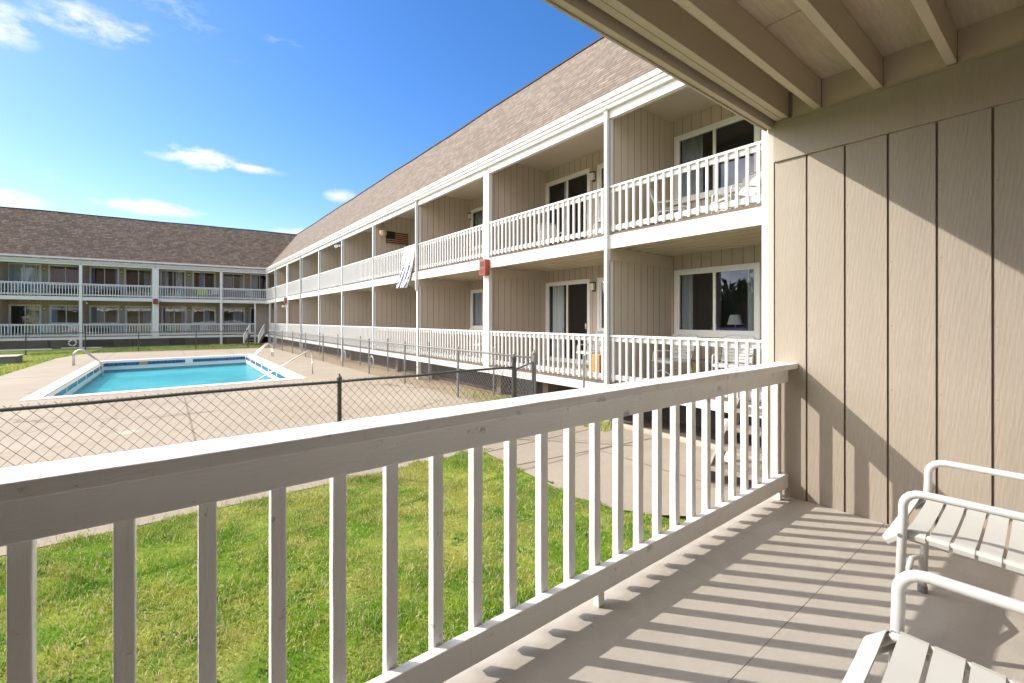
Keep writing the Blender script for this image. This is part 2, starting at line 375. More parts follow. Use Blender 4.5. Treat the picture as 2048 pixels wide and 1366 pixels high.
PATH = [(4.1, 6.27), (7.25, 6.27), (7.25, 1.9), (5.4, 1.9), (4.6, 2.56), (4.2, 2.95), (4.0, 3.35), (3.9, 3.8), (3.97, 4.6)]
path = tag(MB().poly(PATH, G+.006).build('path', 'path_concrete', recalc=False), kind='structure')
j = MB(); j.obox((4.0, 5.15, G+.009), (7.1, 4.78, G+.009), .03, .003); j.obox((4.05, 5.95, G+.009), (7.2, 5.95, G+.009), .03, .003); j.obox((5.62, 5.1, G+.009), (5.60, 2.0, G+.009), .025, .003)
j.build('path_joint', 'joint_dark', path, recalc=False)
tag(MB().poly([(6.43, 6.9), (7.25, 6.9), (8.2, 6.9), (8.2, 45), (7.25, 45), (6.43, 45)], lambda x, y: G-.01 if (x < 6.6 or y < 7) else -.71).build('dirt_strip', 'dirt', recalc=False), kind='structure')
tag(MB().poly([(7.26, 1), (12, 1), (12, 6.89), (7.26, 6.89)], G-.012).build('bare_soil', 'crawl_soil', recalc=False), kind='structure')
tag(MB().poly([(-6.5, 1.2), (4.3, 1.2), (4.3, 2.8), (4.05, 3.2), (3.93, 3.8), (4.0, 4.6), (4.12, 6.15), (.6, 6.08), (-6.5, 6.05)], G-.006).build('lawn', 'grass_ground', recalc=False), kind='structure')

def blades(name, pts, h0, h1, w, mat='grass_blades'):
    n = len(pts); h = rng.uniform(h0, h1, n)*(1+.45*np.sin(pts[:, 0]*6.1+pts[:, 1]*2)*np.sin(pts[:, 1]*7.3-pts[:, 0])); a = rng.uniform(0, 2*np.pi, n); lean = rng.uniform(.15, 1.1, n)*h; la = rng.uniform(0, 2*np.pi, n)
    dx, dy = np.cos(a)*w/2, np.sin(a)*w/2; lx, ly = np.cos(la)*lean, np.sin(la)*lean
    V = np.zeros((n, 5, 3)); V[:, :, 0] = pts[:, None, 0]; V[:, :, 1] = pts[:, None, 1]; V[:, :, 2] = pts[:, None, 2]
    V[:, 0, 0] -= dx; V[:, 0, 1] -= dy; V[:, 1, 0] += dx; V[:, 1, 1] += dy
    V[:, 2, 0] += lx*.35+dx*.8; V[:, 2, 1] += ly*.35+dy*.8; V[:, 2, 2] += h*.6
    V[:, 3, 0] += lx*.35-dx*.8; V[:, 3, 1] += ly*.35-dy*.8; V[:, 3, 2] += h*.6
    V[:, 4, 0] += lx; V[:, 4, 1] += ly; V[:, 4, 2] += h*np.sqrt(np.clip(1-(lean/h)**2*.45, .2, 1))
    me = bpy.data.meshes.new(name); me.vertices.add(n*5); me.vertices.foreach_set('co', V.reshape(-1))
    idx = np.arange(n)[:, None]*5; loops = np.concatenate([idx+np.array([[0, 1, 2, 3]]), idx+np.array([[3, 2, 4]])], axis=1).reshape(-1)
    me.loops.add(n*7); me.loops.foreach_set('vertex_index', loops.astype(np.int32))
    me.polygons.add(n*2); st = np.stack([np.arange(n)*7, np.arange(n)*7+4], 1).reshape(-1); me.polygons.foreach_set('loop_start', st.astype(np.int32))
    me.polygons.foreach_set('loop_total', np.tile([4, 3], n).astype(np.int32)) if bpy.app.version < (4, 1) else None
    at = me.attributes.new('tint', 'FLOAT', 'POINT'); at.data.foreach_set('value', np.repeat(rng.uniform(0, 1, n), 5).astype(np.float32))
    me.update(calc_edges=True); me.validate(); me.materials.append(M[mat])
    o = bpy.data.objects.new(name, me); COL.objects.link(o); return o
def scatter(n, x0, x1, y0, y1, keep, z):
    p = np.stack([rng.uniform(x0, x1, n), rng.uniform(y0, y1, n), np.full(n, z)], 1); return p[keep(p)]
def lawn_keep(p):
    x, y = p[:, 0], p[:, 1]
    edge = np.interp(y, [1.2, 2.8, 3.2, 3.8, 4.6, 6.3], [4.6, 4.3, 4.07, 3.92, 3.98, 4.1])
    wob = .05*np.sin(x*7)+.04*np.sin(x*17+1)
    # thinner, patchy growth where the turf is worn
    patch = np.sin(x*2.1+1)*np.sin(y*2.7)+.6*np.sin(x*5.3+y*4.1)
    return (x < edge+.05*np.sin(y*13)) & (y < np.interp(x, [-2, .6, 4], [6.04, 6.07, 6.16])+wob) & (rng.uniform(0, 1, len(x)) < np.clip(.62-.34*patch-.25*np.sin(x*9.7+y*3)*np.sin(y*8.3-x*2), .10, 1))
g = blades('grass', scatter(330000, -3.2, 4.7, 1.25, 6.35, lawn_keep, G-.006), .016, .046, .0065)
tag(g, 'short patchy green and straw coloured grass below the balcony', 'grass', kind='stuff')
p2 = scatter(60000, -14, -4.6, 20, 41, lambda p: p[:, 0] < np.interp(p[:, 1], [20, 25, 35.3, 39.6], [-5, -5.0, -4.8, -3.7]), G-.03)
p3 = scatter(14000, -3.8, 6.3, 38.6, 46, lambda p: p[:, 1] > np.interp(p[:, 0], [-3.6, -.8, 4.6, 6.4], [39.6, 39.3, 38.9, 38.6]), G-.03)
g2 = blades('grass', np.concatenate([p2, p3]), .04, .10, .03)
tag(g2, 'yellow green grass beyond the left edge of the pool deck', 'grass', kind='stuff')
wp = []
for _ in range(70):
    cx, cy = rng.uniform(-2.6, 4.0), rng.uniform(1.5, 5.9); r_ = rng.uniform(.03, .12); m_ = int(14+r_*260)
    a_ = rng.uniform(0, 6.28, m_); q_ = r_*np.sqrt(rng.uniform(0, 1, m_)); wp.append(np.stack([cx+q_*np.cos(a_), cy+q_*np.sin(a_), np.full(m_, G-.006)], 1))
wp = np.concatenate(wp); wp = wp[wp[:, 0] < 4.05]
t = NT('clover_leaf'); t.bsdf(t.mix(t.noise(t.coord(), 30, 2), (.12, .27, .03), (.30, .45, .12)), .55)
tag(blades('clover', wp, .014, .034, .018, 'clover_leaf'), 'broad leaved clover clumps in the lawn', 'clover', kind='stuff')
ep = scatter(5000, -3.2, 4.3, 5.95, 6.35, lambda p: rng.uniform(0, 1, len(p)) < np.clip(.5+.5*np.sin(p[:, 0]*5.1)*np.sin(p[:, 0]*1.7+1), 0, 1)*np.exp(-((p[:, 1]-6.03)/.09)**2), G)
tag(blades('grass', ep, .02, .06, .008), 'ragged grass creeping over the edge of the concrete', 'grass', kind='stuff')
tuft = scatter(3000, 6.45, 7.2, 7, 12, lambda p: rng.uniform(0, 1, len(p)) < .6*np.exp(-((p[:, 1]-9.3)/1.3)**2), -.80)
tuft2 = scatter(700, 6.6, 7.25, 5.6, 6.5, lambda p: p[:, 0] > 6.2, G)
tag(blades('weeds', np.concatenate([tuft, tuft2]), .04, .12, .012), 'dry yellow weeds along the dirt strip by the gate', 'weeds', kind='stuff')

# pool
pool = thing('swimming_pool', 'rectangular swimming pool with white coping and blue tile band', 'pool', (.6, 24.4, G))
cop = MB()
def ring(mb, a, b, za, zb):
    for i in range(4):
        k = (i+1) % 4; mb.quad((*a[i], za), (*a[k], za), (*b[k], zb), (*b[i], zb))
ring(cop, POOL, POOL, G-.05, G+.02); ring(cop, POOL, P_IN, G+.02, G+.02); ring(cop, P_IN, P_IN, G+.02, G-.08)
cop.build('coping', 'pool_white', pool)
WL = -1.30
def wallband(name, q, z0, z1, mat, uvlen=True):
    mb = MB(); ring(mb, q, q, z0, z1); o = mb.build(name, mat, pool, recalc=False)
    me = o.data; uvl = me.uv_layers.new(name='UVMap')
    for p in me.polygons:
        vs = [me.vertices[me.loops[l].vertex_index].co for l in p.loop_indices]; a = vs[0]
        for l, v in zip(p.loop_indices, vs): uvl.data[l].uv = (math.hypot(v.x-a.x, v.y-a.y), v.z-vs[0].z)
    return o
Q = inset(POOL, .42)
wallband('tile_band', Q, G-.26, G-.09, 'blue_tile')
wallband('upper_wall', inset(POOL, .40), -1.75, G-.26, 'pool_white')
wallband('upper_wall', inset(POOL, .40), G-.09, G-.07, 'pool_white')
wallband('basin_wall', Q, -1.5, -1.30, 'basin_plaster')
fl = MB(); fl.add([(*p, -1.43) for p in Q], [(0, 1, 2, 3)]); fl.build('basin_floor', 'basin_plaster', pool, recalc=False)
# white uprights that divide the tile band along both long sides
dv = MB()
for side, (a, b) in (('l', (Q[0], Q[3])), ('r', (Q[1], Q[2]))):
    a, b = Vector(a), Vector(b); L = (b-a).length; d = (b-a)/L; nrm = Vector((d.y, -d.x))*(1 if side == 'l' else -1)
    for k in range(7):
        c = a+d*(1.0+k*2.05)
        p0 = c-d*.055; p1 = c+d*.055; i = nrm*.012
        vs = [(p.x+q.x, p.y+q.y, z) for z in (G-.265, G-.085) for p, q in ((p0, Vector((0, 0))), (p1, Vector((0, 0))), (p1, i), (p0, i))]
        dv.add(vs, [(0, 1, 2, 3), (7, 6, 5, 4), (0, 1, 5, 4), (1, 2, 6, 5), (2, 3, 7, 6), (3, 0, 4, 7)])
dv.build('tile_divider', 'pool_white', pool)
def farwall(x0, x1, z0, z1, mat, name):
    a, b = Vector(Q[3]), Vector(Q[2]); d = (b-a).normalized(); n = Vector((d.y, -d.x))*.014
    def P(x, z, o): p = a+d*x; return (p.x+n.x*o, p.y+n.y*o, z)
    mb = MB(); vs = [P(x, z, o) for o in (0, 1) for z in (z0, z1) for x in (x0, x1)]
    mb.add(vs, [(0, 1, 3, 2), (4, 6, 7, 5), (0, 4, 5, 1), (2, 3, 7, 6), (0, 2, 6, 4), (1, 5, 7, 3)]); mb.build(name, mat, pool)
farwall(1.35, 1.72, G-.25, G-.10, 'tan_board', 'depth_marker'); farwall(3.35, 3.7, G-.30, G-.08, 'pool_white', 'skimmer')
wm = MB(); wm.add([(*p, WL) for p in Q], [(0, 1, 2, 3)]); tag(wm.build('water', 'water_surface', recalc=False), kind='structure')

def arc(c, r, a0, a1, ax, az, n=8):
    c, ax, az = Vector(c), Vector(ax), Vector(az)
    return [c + ax*(r*math.cos(a0+(a1-a0)*i/n)) + az*(r*math.sin(a0+(a1-a0)*i/n)) for i in range(n+1)]
def ladder(loc, d, label):
    """two bent stainless rails with treads; d points from the deck to the water"""
    d = Vector((*d, 0)).normalized(); w = Vector((-d.y, d.x, 0)); o = thing('pool_ladder', label, 'pool ladder', loc, 0, 'stainless ladders at the pool edge')
    L = Vector(loc)
    for s in (-.24, .24):
        b = L+w*s
        pts = [b, b+Vector((0, 0, .48))] + arc(b+d*.24+Vector((0, 0, .48)), .24, math.pi, math.pi/2.6, d, (0, 0, 1)) + [b+d*.95+Vector((0, 0, .05)), b+d*1.0+Vector((0, 0, -.1)), b+d*1.0+Vector((0, 0, -1.2))]
        MB().tube(pts, .025, 10).build('rail', 'stainless', o, smooth=True)
    for z in (-.55, -.85, -1.1): MB().obox(L+d*1.0+w*.24+Vector((0, 0, z)), L+d*1.0-w*.24+Vector((0, 0, z)), .1, .03).build('tread', 'metal_white', o)
ladder((-3.42, 29.3, G), (1, .02), 'bent stainless pool ladder at the left edge of the pool')
ladder((5.0, 29.6, G), (-1, 0), 'bent stainless pool ladder at the far right corner of the pool')
gr = thing('grab_rail', 'slanting stainless grab rail at the near right corner of the pool', 'handrail', (4.62, 18.9, G))
b = Vector((4.62, 18.9, G)); MB().tube([b, b+Vector((0, 0, .75))] + arc(b+Vector((-.15, 0, .75)), .15, 0, math.pi*.62, (1, 0, 0), (0, 0, 1)) + [b+Vector((-2.1, 0, -.2)), b+Vector((-2.2, 0, -1.3))], .024, 10).build('rail', 'stainless', gr, smooth=True)
MB().lathe(b, [(.06, .002), (.06, .02), (.03, .03)]).build('escutcheon', 'stainless', gr)

# ------------------------------------------------------------------ building pieces
def siding_wall(fr, s0, s1, z0, z1, n, openings=(), pitch=.228, gw=.012, gd=.010, mat='siding_paint', name='wall', parent=None, phase=0):
    """sheet of grooved boards with real openings; returns board part, grooves as its sub-part"""
    face, grv = MB(), MB()
    cuts = []; s = s0+phase
    while s < s1-.02:
        if s > s0+.03: cuts.append(s)
        s += pitch
    segs = []; cur = s0
    for c in cuts: segs.append((cur, c-gw/2, 0)); segs.append((c-gw/2, c+gw/2, 1)); cur = c+gw/2
    segs.append((cur, s1, 0))
    edges = sorted({e for o in openings for e in (o[0], o[1])})
    for a, b, isg in segs:
        xs = [a] + [e for e in edges if a < e < b] + [b]
        for x0, x1 in zip(xs, xs[1:]):
            mid = (x0+x1)/2; spans = [(z0, z1)]
            for o in openings:
                if o[0] <= mid <= o[1]:
                    new = []
                    for p, q in spans:
                        if o[3] <= p or o[2] >= q: new.append((p, q)); continue
                        if o[2] > p: new.append((p, o[2]))
                        if o[3] < q: new.append((o[3], q))
                    spans = new
            for p, q in spans:
                if isg:
                    grv.quad(fr.p(x0, n-gd, p), fr.p(x1, n-gd, p), fr.p(x1, n-gd, q), fr.p(x0, n-gd, q))
                    grv.quad(fr.p(x0, n, p), fr.p(x0, n-gd, p), fr.p(x0, n-gd, q), fr.p(x0, n, q)); grv.quad(fr.p(x1, n-gd, p), fr.p(x1, n, p), fr.p(x1, n, q), fr.p(x1, n-gd, q))
                else:
                    face.quad(fr.p(x0, n, p), fr.p(x1, n, p), fr.p(x1, n, q), fr.p(x0, n, q))
    o = face.build(name, mat, parent, recalc=False)
    if grv.f: grv.build('groove', 'groove_dark', o, recalc=False)
    return o

def window(fr, root, s0, s1, z0, z1, n, kind='window', curtain='curtain_grey', cover=(.0, .30), room='room_paint', flip=False, pane='window_glass', screen=False):
    c, d = .075, .045
    mb = MB()
    for a, b, p, q in ((s0, s1, z1-c, z1), (s0, s1, z0, z0+c)): mb.box(a, b, n-.06, n+.03, p, q, fr)
    for a, b in ((s0, s0+c), (s1-c, s1)): mb.box(a, b, n-.06, n+.028, z0+c, z1-c, fr)
    i0, i1, k0, k1 = s0+c, s1-c, z0+c, z1-c
    for a, b, p, q in ((i0, i1, k1-d, k1), (i0, i1, k0, k0+d)): mb.box(a, b, n-.05, n+.004, p, q, fr)
    mid = (i0+i1)/2
    for a, b in ((i0, i0+d), (i1-d, i1), (mid-.03, mid+.03)): mb.box(a, b, n-.05, n+.002, k0+d, k1-d, fr)
    if kind == 'window': mb.box(s0-.02, s1+.02, n+.03, n+.06, z0-.035, z0+.015, fr)
    f = mb.build(kind, 'window_frame_paint', root)
    for a, b in ((i0+d, mid-.03), (mid+.03, i1-d)):
        m2 = MB(); m2.quad(fr.p(a, n-.022, k1-d), fr.p(b, n-.022, k1-d), fr.p(b, n-.022, k0+d), fr.p(a, n-.022, k0+d)); m2.build('pane', pane, f, recalc=False)
    if kind == 'sliding_door':
        h = MB(); x = i0+d+.02 if flip else i1-d-.02; h.box(x-.012, x+.012, n+.004, n+.05, (z0+z1)/2-.2, (z0+z1)/2-.05, fr); h.build('handle', 'metal_white', f)
    if screen:
        m3 = MB(); a, b = (i0+.005, mid+.02); m3.box(a, b, n+.005, n+.012, k0+.01, k1-.01, fr); m3.build('screen', 'screen_mesh', f)
    if curtain:
        spans = cover if isinstance(cover[0], tuple) else (cover,)
        for lo, hi in spans:
            a, b = i0+(i1-i0)*lo, i0+(i1-i0)*hi; m = max(6, int((b-a)/.018)); cu = MB(); base = len(cu.v)
            ph = random.uniform(0, 6)
            for i in range(m+1):
                x = a+(b-a)*i/m; y = n-.13+.022*math.sin(x*52+ph)+.012*math.sin(x*23+ph*2)
                cu.v += [fr.p(x, y, k0+.02), fr.p(x, y, k1-.02)]
            for i in range(m): cu.f.append([base+2*i, base+2*i+2, base+2*i+3, base+2*i+1])
            cu.build('curtain', curtain, f, recalc=False, smooth=True)
    r = MB(); D = 2.6; e = .25
    A = lambda s, dd, z: fr.p(s, n-.06-dd, z)
    r.quad(A(s0-e, D, z0-.3), A(s1+e, D, z0-.3), A(s1+e, D, z1+.1), A(s0-e, D, z1+.1))
    r.quad(A(s0-e, 0, z0-.3), A(s0-e, D, z0-.3), A(s0-e, D, z1+.1), A(s0-e, 0, z1+.1)); r.quad(A(s1+e, 0, z0-.3), A(s1+e, D, z0-.3), A(s1+e, D, z1+.1), A(s1+e, 0, z1+.1))
    r.quad(A(s0-e, 0, z0-.3), A(s1+e, 0, z0-.3), A(s1+e, D, z0-.3), A(s0-e, D, z0-.3)); r.quad(A(s0-e, 0, z1+.1), A(s1+e, 0, z1+.1), A(s1+e, D, z1+.1), A(s0-e, D, z1+.1))
    r.build('room_interior', room, f, recalc=False)
    return f

def wall_lamp(fr, root, s, z, n):
    o = MB().box(s-.055, s+.055, n, n+.03, z-.14, z+.13, fr).box(s-.065, s+.065, n+.03, n+.13, z+.09, z+.115, fr).build('wall_lamp', 'lamp_metal', root)
    MB().box(s-.05, s+.05, n+.035, n+.115, z-.10, z+.085, fr).build('lamp_shade', 'lamp_glass', o)

BAL = {'mesh': {}, 'count': {}}
def railing(fr, root, s0, s1, zd, n=0.0, near=False, stuff=None, limit=100):
    """cap, two boards and square balusters nailed to their outer face"""
    zt = zd+.985; mb = MB()
    mb.box(s0, s1, n-.115, n-.003, zt-.04, zt, fr); mb.box(s0, s1, n-.085, n-.047, zt-.135, zt-.04, fr); mb.box(s0, s1, n-.085, n-.047, zd+.07, zd+.172, fr)
    o = mb.build('railing', 'white_paint', root, bevel=.004 if near else 0)
    m = MB(); sm = (s0+s1)/2; m.box(sm-.03, sm+.03, n-.08, n-.05, zd, zd+.07, fr); m.build('foot_block', 'white_paint', o)
    L = s1-s0; k = max(1, round(L/.166)); st = L/k; key = (root.name, zd)
    for i in range(k):
        s = s0+st*(i+.5)
        if stuff is None or BAL['count'].get(root.name, 0) < limit:
            BAL['count'][root.name] = BAL['count'].get(root.name, 0)+1
            if key not in BAL['mesh']:
                b = MB().box(s-.02, s+.02, n-.047, n-.008, zd+.035, zt-.04, fr).build('baluster', 'white_paint', o); BAL['mesh'][key] = (b, s)
            else:
                b0, sb = BAL['mesh'][key]; b = b0.copy(); COL.objects.link(b); b.parent = o; b.location = fr.s*(s-sb)
        else: stuff.box(s-.02, s+.02, n-.047, n-.008, zd+.035, zt-.04, fr)
    return o

def roof(fr, root, s0, s1, mat):
    """steep front slope with a low deck behind it, thick at the eave"""
    e, t = (.10, 5.735), (-3.25, 9.83)
    mb = MB(); sl = math.hypot(e[0]-t[0], e[1]-t[1]); nseg = 60
    # a long roof never lies dead straight: the ridge wavers by a few centimetres
    top = lambda s: .014*math.sin(s*.55)+.010*math.sin(s*1.3+1)
    for i in range(nseg):
        a, b = s0+(s1-s0)*i/nseg, s0+(s1-s0)*(i+1)/nseg
        for r_ in range(6):
            f0, f1 = r_/6, (r_+1)/6
            def P(s, f): return fr.p(s, e[0]+(t[0]-e[0])*f, e[1]+(t[1]-e[1])*f+top(s)*f)
            mb.quad(P(a, f0), P(b, f0), P(b, f1), P(a, f1))
    o = mb.build('roof', mat, root, recalc=False); me = o.data; uvl = me.uv_layers.new(name='UVMap')
    off = BASE[o.name]
    for p in me.polygons:
        for l in p.loop_indices:
            v = me.vertices[me.loops[l].vertex_index].co+off; s = (v-fr.o).dot(fr.s); n = (Vector((v.x, v.y, 0))-fr.o).dot(fr.n)
            uvl.data[l].uv = (s, (e[0]-n)/(e[0]-t[0])*sl)
    cap = MB()
    for i in range(nseg):
        a, b = s0+(s1-s0)*i/nseg, s0+(s1-s0)*(i+1)/nseg
        cap.obox(fr.p(a, t[0]-.02, t[1]+top(a)+.01), fr.p(b, t[0]-.02, t[1]+top(b)+.01), .16, .05)
    cap.build('ridge_cap', 'ridge_dark', o)
    bk = MB(); bk.quad(fr.p(s0, t[0]-.05, t[1]-.04), fr.p(s1, t[0]-.05, t[1]-.04), fr.p(s1, -10, t[1]-.1), fr.p(s0, -10, t[1]-.1)); bk.quad(fr.p(s0, -10, t[1]-.1), fr.p(s1, -10, t[1]-.1), fr.p(s1, -10, -1), fr.p(s0, -10, -1))
    bk.build('rear_shell', 'siding_paint', o, recalc=False)
    return o

DZ = (0.0, 3.06); WT = ((0.0, 2.98), (3.06, 5.97)); DEPTH = 2.22
def wing_shell(fr, root, s0, s1, openings, partitions, wallphase=0, gut=None, joists=6):
    for fl in (0, 1):
        z0, z1 = WT[fl]
        siding_wall(fr, s0, s1, z0, z1, -DEPTH, [o[1:5] for o in openings if o[0] == fl], name='back_wall', parent=root, phase=.1)
    for a, fl, side in partitions:
        # a partition is a slab with siding on both faces and a header board on top
        z0, z1 = (0, 2.78) if fl == 0 else (3.06, 5.95)
        for sg in (-1, 1):
            pf = Frame((fr.p(a+sg*.055, 0, 0).x, fr.p(a+sg*.055, 0, 0).y), -fr.n, fr.s*sg)
            w = siding_wall(pf, .0, DEPTH, z0, z1-.26 if fl == 0 else z1, 0, (), name='partition_wall', parent=root, phase=.15)
            if fl == 0: MB().box(.0, DEPTH, -.03, .02, z1-.26, z1, pf).build('header_board', 'siding_paint', w)
        MB().box(a-.06, a+.06, -.02, .004, z0, z1, fr).build('partition_edge', 'trim_beige', root)
    MB().box(s0, s1, -DEPTH, -.05, -.06, -.001, fr).build('deck', 'deck_paint', root); MB().box(s0, s1, -DEPTH, -.05, 2.985, 3.059, fr).build('deck', 'deck_paint', root)
    MB().box(s0, s1, -.05, .006, -.21, -.035, fr).build('deck_fascia', 'white_paint', root); MB().box(s0, s1, -.05, .006, 2.755, 3.03, fr).build('deck_fascia', 'white_paint', root)
    MB().box(s0, s1, -.05, -.012, -.033, .012, fr).build('deck_nosing', 'deck_edge', root); MB().box(s0, s1, -.05, -.012, 3.032, 3.07, fr).build('deck_nosing', 'deck_edge', root)
    for k in range(joists):
        n = -.36-.345*k; MB().box(s0, s1, n-.022, n+.022, 2.79, 2.984, fr).build('joist', 'joist_paint', root)
    MB().box(s0, s1, -DEPTH-.02, -.055, 5.955, 6.0, fr).build('porch_ceiling', 'ceiling_paint', root)
    MB().box(s0, s1, -.10, 0, 5.43, 5.62, fr).box(s0, s1, -.10, -.005, 5.62, 5.95, fr).build('eave_fascia', 'white_paint', root)
    ga, gb = gut if gut else (s0, s1)
    MB().extrude([(.0, 5.60), (.075, 5.60), (.085, 5.63), (.082, 5.655), (.115, 5.69), (.125, 5.72), (.125, 5.735), (.112, 5.735), (.112, 5.72), (.02, 5.70), (0, 5.70)], ga, gb, fr).build('gutter', 'metal_white', root)

def downspout(fr, root, s, n, z0, z1, r=.035, elbow=True):
    mb = MB(); w = .04
    pts = [fr.p(s, n, z1), fr.p(s, n, z0)]
    mb.obox(pts[0], pts[1], .075, .055, fr.n)
    for dx in (-.02, 0, .02): mb.obox(fr.p(s+dx, n+.029, z0), fr.p(s+dx, n+.029, z1), .010, .006, fr.n)
    mb.obox(fr.p(s, .10, 5.62), fr.p(s, n, z1-.02), .075, .055, fr.s) if elbow else None
    o = mb.build('downspout', 'metal_white', root)
    for z in (z0+.35, (z0+z1)/2-.4): MB().box(s-.055, s+.055, n-.04, n+.036, z, z+.03, fr).build('strap', 'metal_white', o)

# ------------------------------------------------------------------ right wing
FR = Frame((7.2, 0), (0, 1), (-1, 0)); K = [6.053+4.384*k for k in range(10)]; SE = K[9]
right = thing('apartment_wing', 'long two storey tan apartment wing with sunlit brown shingle roof and white railings', 'building', (7.2, 24, G))
OP = []
def opening(fl, s0, s1, kind, **kw): z = DZ[fl]; OP.append((fl, s0, s1, z+(.03 if kind == 'sliding_door' else .95), z+(2.45 if fl == 0 else 2.50), kind, kw))
opening(0, 4.0, 5.9, 'window', curtain='curtain_grey', cover=((.02, .13), (.83, .98))); opening(1, 4.0, 5.9, 'window', curtain='curtain_grey', cover=(.68, .98), room='room_paint')
for fl in (0, 1):
    opening(fl, 8.53, 10.37, 'sliding_door', curtain='curtain_white', cover=(.66, .96) if fl == 0 else (.55, .64), flip=True); opening(fl, 6.35, 8.25, 'window', curtain='curtain_grey', cover=(.75, .98))
    opening(fl, 13.1, 14.98-.25, 'window', curtain='curtain_grey', cover=(.6, .98)); opening(fl, 10.62, 12.4, 'sliding_door', curtain='curtain_white', cover=(.0, .4))
    for k in range(2, 9):
        a = K[k]
        if k % 2 == 0: opening(fl, a+2.5, a+4.25, 'sliding_door', curtain='curtain_white', cover=(.5, .95)); opening(fl, a+.3, a+2.2, 'window', curtain='curtain_grey', cover=(.6, .95))
        else: opening(fl, a+2.4, a+4.15, 'window', curtain='curtain_grey', cover=(.5, .95)); opening(fl, a+.2, a+2.0, 'sliding_door', curtain='curtain_white', cover=(.0, .4))
parts_ = [(K[k], fl, 0) for k in range(0, 9) for fl in (0, 1)] + [(SE+.2, fl, 0) for fl in ()]
wing_shell(FR, right, 1.5, SE+.05, OP, parts_, gut=(-2, SE+.02))
for fl, a, b, z0, z1, kind, kw in OP:
    if a < 30: window(FR, right, a, b, z0, z1, -DEPTH, kind, **kw)
for k in range(1, 5):
    s = 8.385 if k == 1 else (K[k-1]+.3 if k == 2 else K[k-1]+2.3)
    if k in (1, 3):
        for fl in (0, 1): wall_lamp(FR, right, s, DZ[fl]+2.22, -DEPTH)
wall_lamp(FR, right, 14.72-.0, 5.33, -DEPTH)
roof(FR, right, -6, SE+11, 'shingle_lit')
def post(s, w, z0, z1, name='post'): return MB().box(s-w/2, s+w/2, -.105, .018, z0, z1, FR).build(name, 'white_paint', right, bevel=.005)
for k in range(10):
    w = .27 if k in (1, 7) else .12
    if k == 9: MB().box(SE-.1, SE, -.105, .014, 2.7, 5.44, FR).build('post', 'white_paint', right)
    else:
        post(K[k], w, -.85 if k in (0, 2, 4, 6, 8) else -.2, 5.435)
post(43.9, .12, -.85, 2.76); post(2.91, .24, -.85, 5.435)
downspout(FR, right, K[0]-.02, .055, -.7, 5.60); downspout(FR, right, K[2], .055, 2.35, 5.60); downspout(FR, right, 2.86, .055, -.75, 5.60); downspout(FR, right, K[6], .055, -.7, 5.60); downspout(FR, right, K[8], .055, -.7, 5.60)
rest = MB()
edges = [3.0]+K
for fl in (1, 0):
    railing(FR, right, 3.01, K[0]-.06, DZ[fl], near=True, stuff=rest)
for i in range(1, 10):
    for fl in (1, 0):
        a = edges[i]+(.135 if i-1 in (1, 7) else .06); b = edges[i+1]-(.135 if i in (1, 7) else .06)
        if i == 9 and fl == 0: b = 43.84
        if i == 9 and fl == 1: b = SE-.1
        railing(FR, right, a, b, DZ[fl], near=i < 4, stuff=rest)
tag(rest.build('baluster', 'white_paint', right), kind='stuff')
sk = MB().box(6.95, SE, -1.0, -.9, -.9, -.06, FR).build('skirting', 'skirting_dark', right)
MB().box(1.5, 6.95, -1.4, -1.3, -.9, -.06, FR).build('skirting', 'skirting_dark', right)
for s in (8.4, 10.4, 14.6, 17.6, 23.5): MB().box(s-.1, s+.1, -.6, -.4, -.85, -.06, FR).build('pier', 'foundation', right)
cb = tag(MB().box(7.14, 7.26, 2.4, 6.5, G-.05, G+.07).build('concrete_curb', 'curb_concrete', bevel=.01), 'low pale concrete curb between the path and the dark space under the deck', 'curb')

# ------------------------------------------------------------------ far wing
PH = R(5.231); CO = (7.201, SE)
FF = Frame(CO, (-math.cos(PH), math.sin(PH)), (-math.sin(PH), -math.cos(PH)))
far = thing('apartment_wing', 'shaded two storey apartment wing with dark brown roof beyond the pool', 'building', FF.p(12, 0, G))
OP = []
U = dict(); C4 = 4.452; P0 = 3.416
opening(1, 14.97, 16.8, 'sliding_door', curtain='curtain_white', cover=(.02, .98)); opening(1, 12.66, 14.6, 'window', curtain='curtain_lilac', cover=(.02, .98), pane='mirror_glass')
opening(1, 10.44, 12.25, 'window', curtain='curtain_lilac', cover=((.02, .12), (.86, .98)), room='room_pink'); opening(1, 8.3, 10.13, 'sliding_door', curtain='curtain_grey', cover=(.04, .3))
opening(1, 6.03, 7.8, 'sliding_door', curtain='curtain_white', cover=((.1, .4), (.7, .98)), room='room_pink'); opening(1, 3.86, 5.55, 'window', curtain='curtain_lilac', cover=(.5, .75), room='room_pink')
opening(1, 1.62, 3.36, 'window', curtain='curtain_white', cover=((.0, .2), (.55, .98)), room='room_pink', pane='mirror_glass'); opening(1, -.4, 1.18, 'sliding_door', curtain='curtain_white', cover=(.6, .98))
opening(0, 14.97, 16.7, 'sliding_door', curtain='curtain_yellow', cover=(.02, .5), screen=False); opening(0, 12.66, 14.52, 'window', curtain='curtain_lilac', cover=((.0, .1), (.8, .98)))
opening(0, 10.44, 12.27, 'window', curtain='curtain_white', cover=((.5, .98), (.0, .1)), pane='mirror_glass'); opening(0, 8.3, 10.07, 'sliding_door', curtain='curtain_white', cover=((.0, .35),), pane='mirror_glass')
opening(0, 5.96, 7.71, 'sliding_door', curtain='curtain_white', cover=((.0, .2), (.7, .98)), pane='mirror_glass'); opening(0, 3.83, 5.6, 'window', curtain='curtain_white', cover=(.25, .5), pane='mirror_glass')
opening(0, 1.58, 3.33, 'window', curtain='curtain_white', cover=(.1, .5), room='room_pink', pane='mirror_glass'); opening(0, .2, 1.22, 'sliding_door', curtain=None)
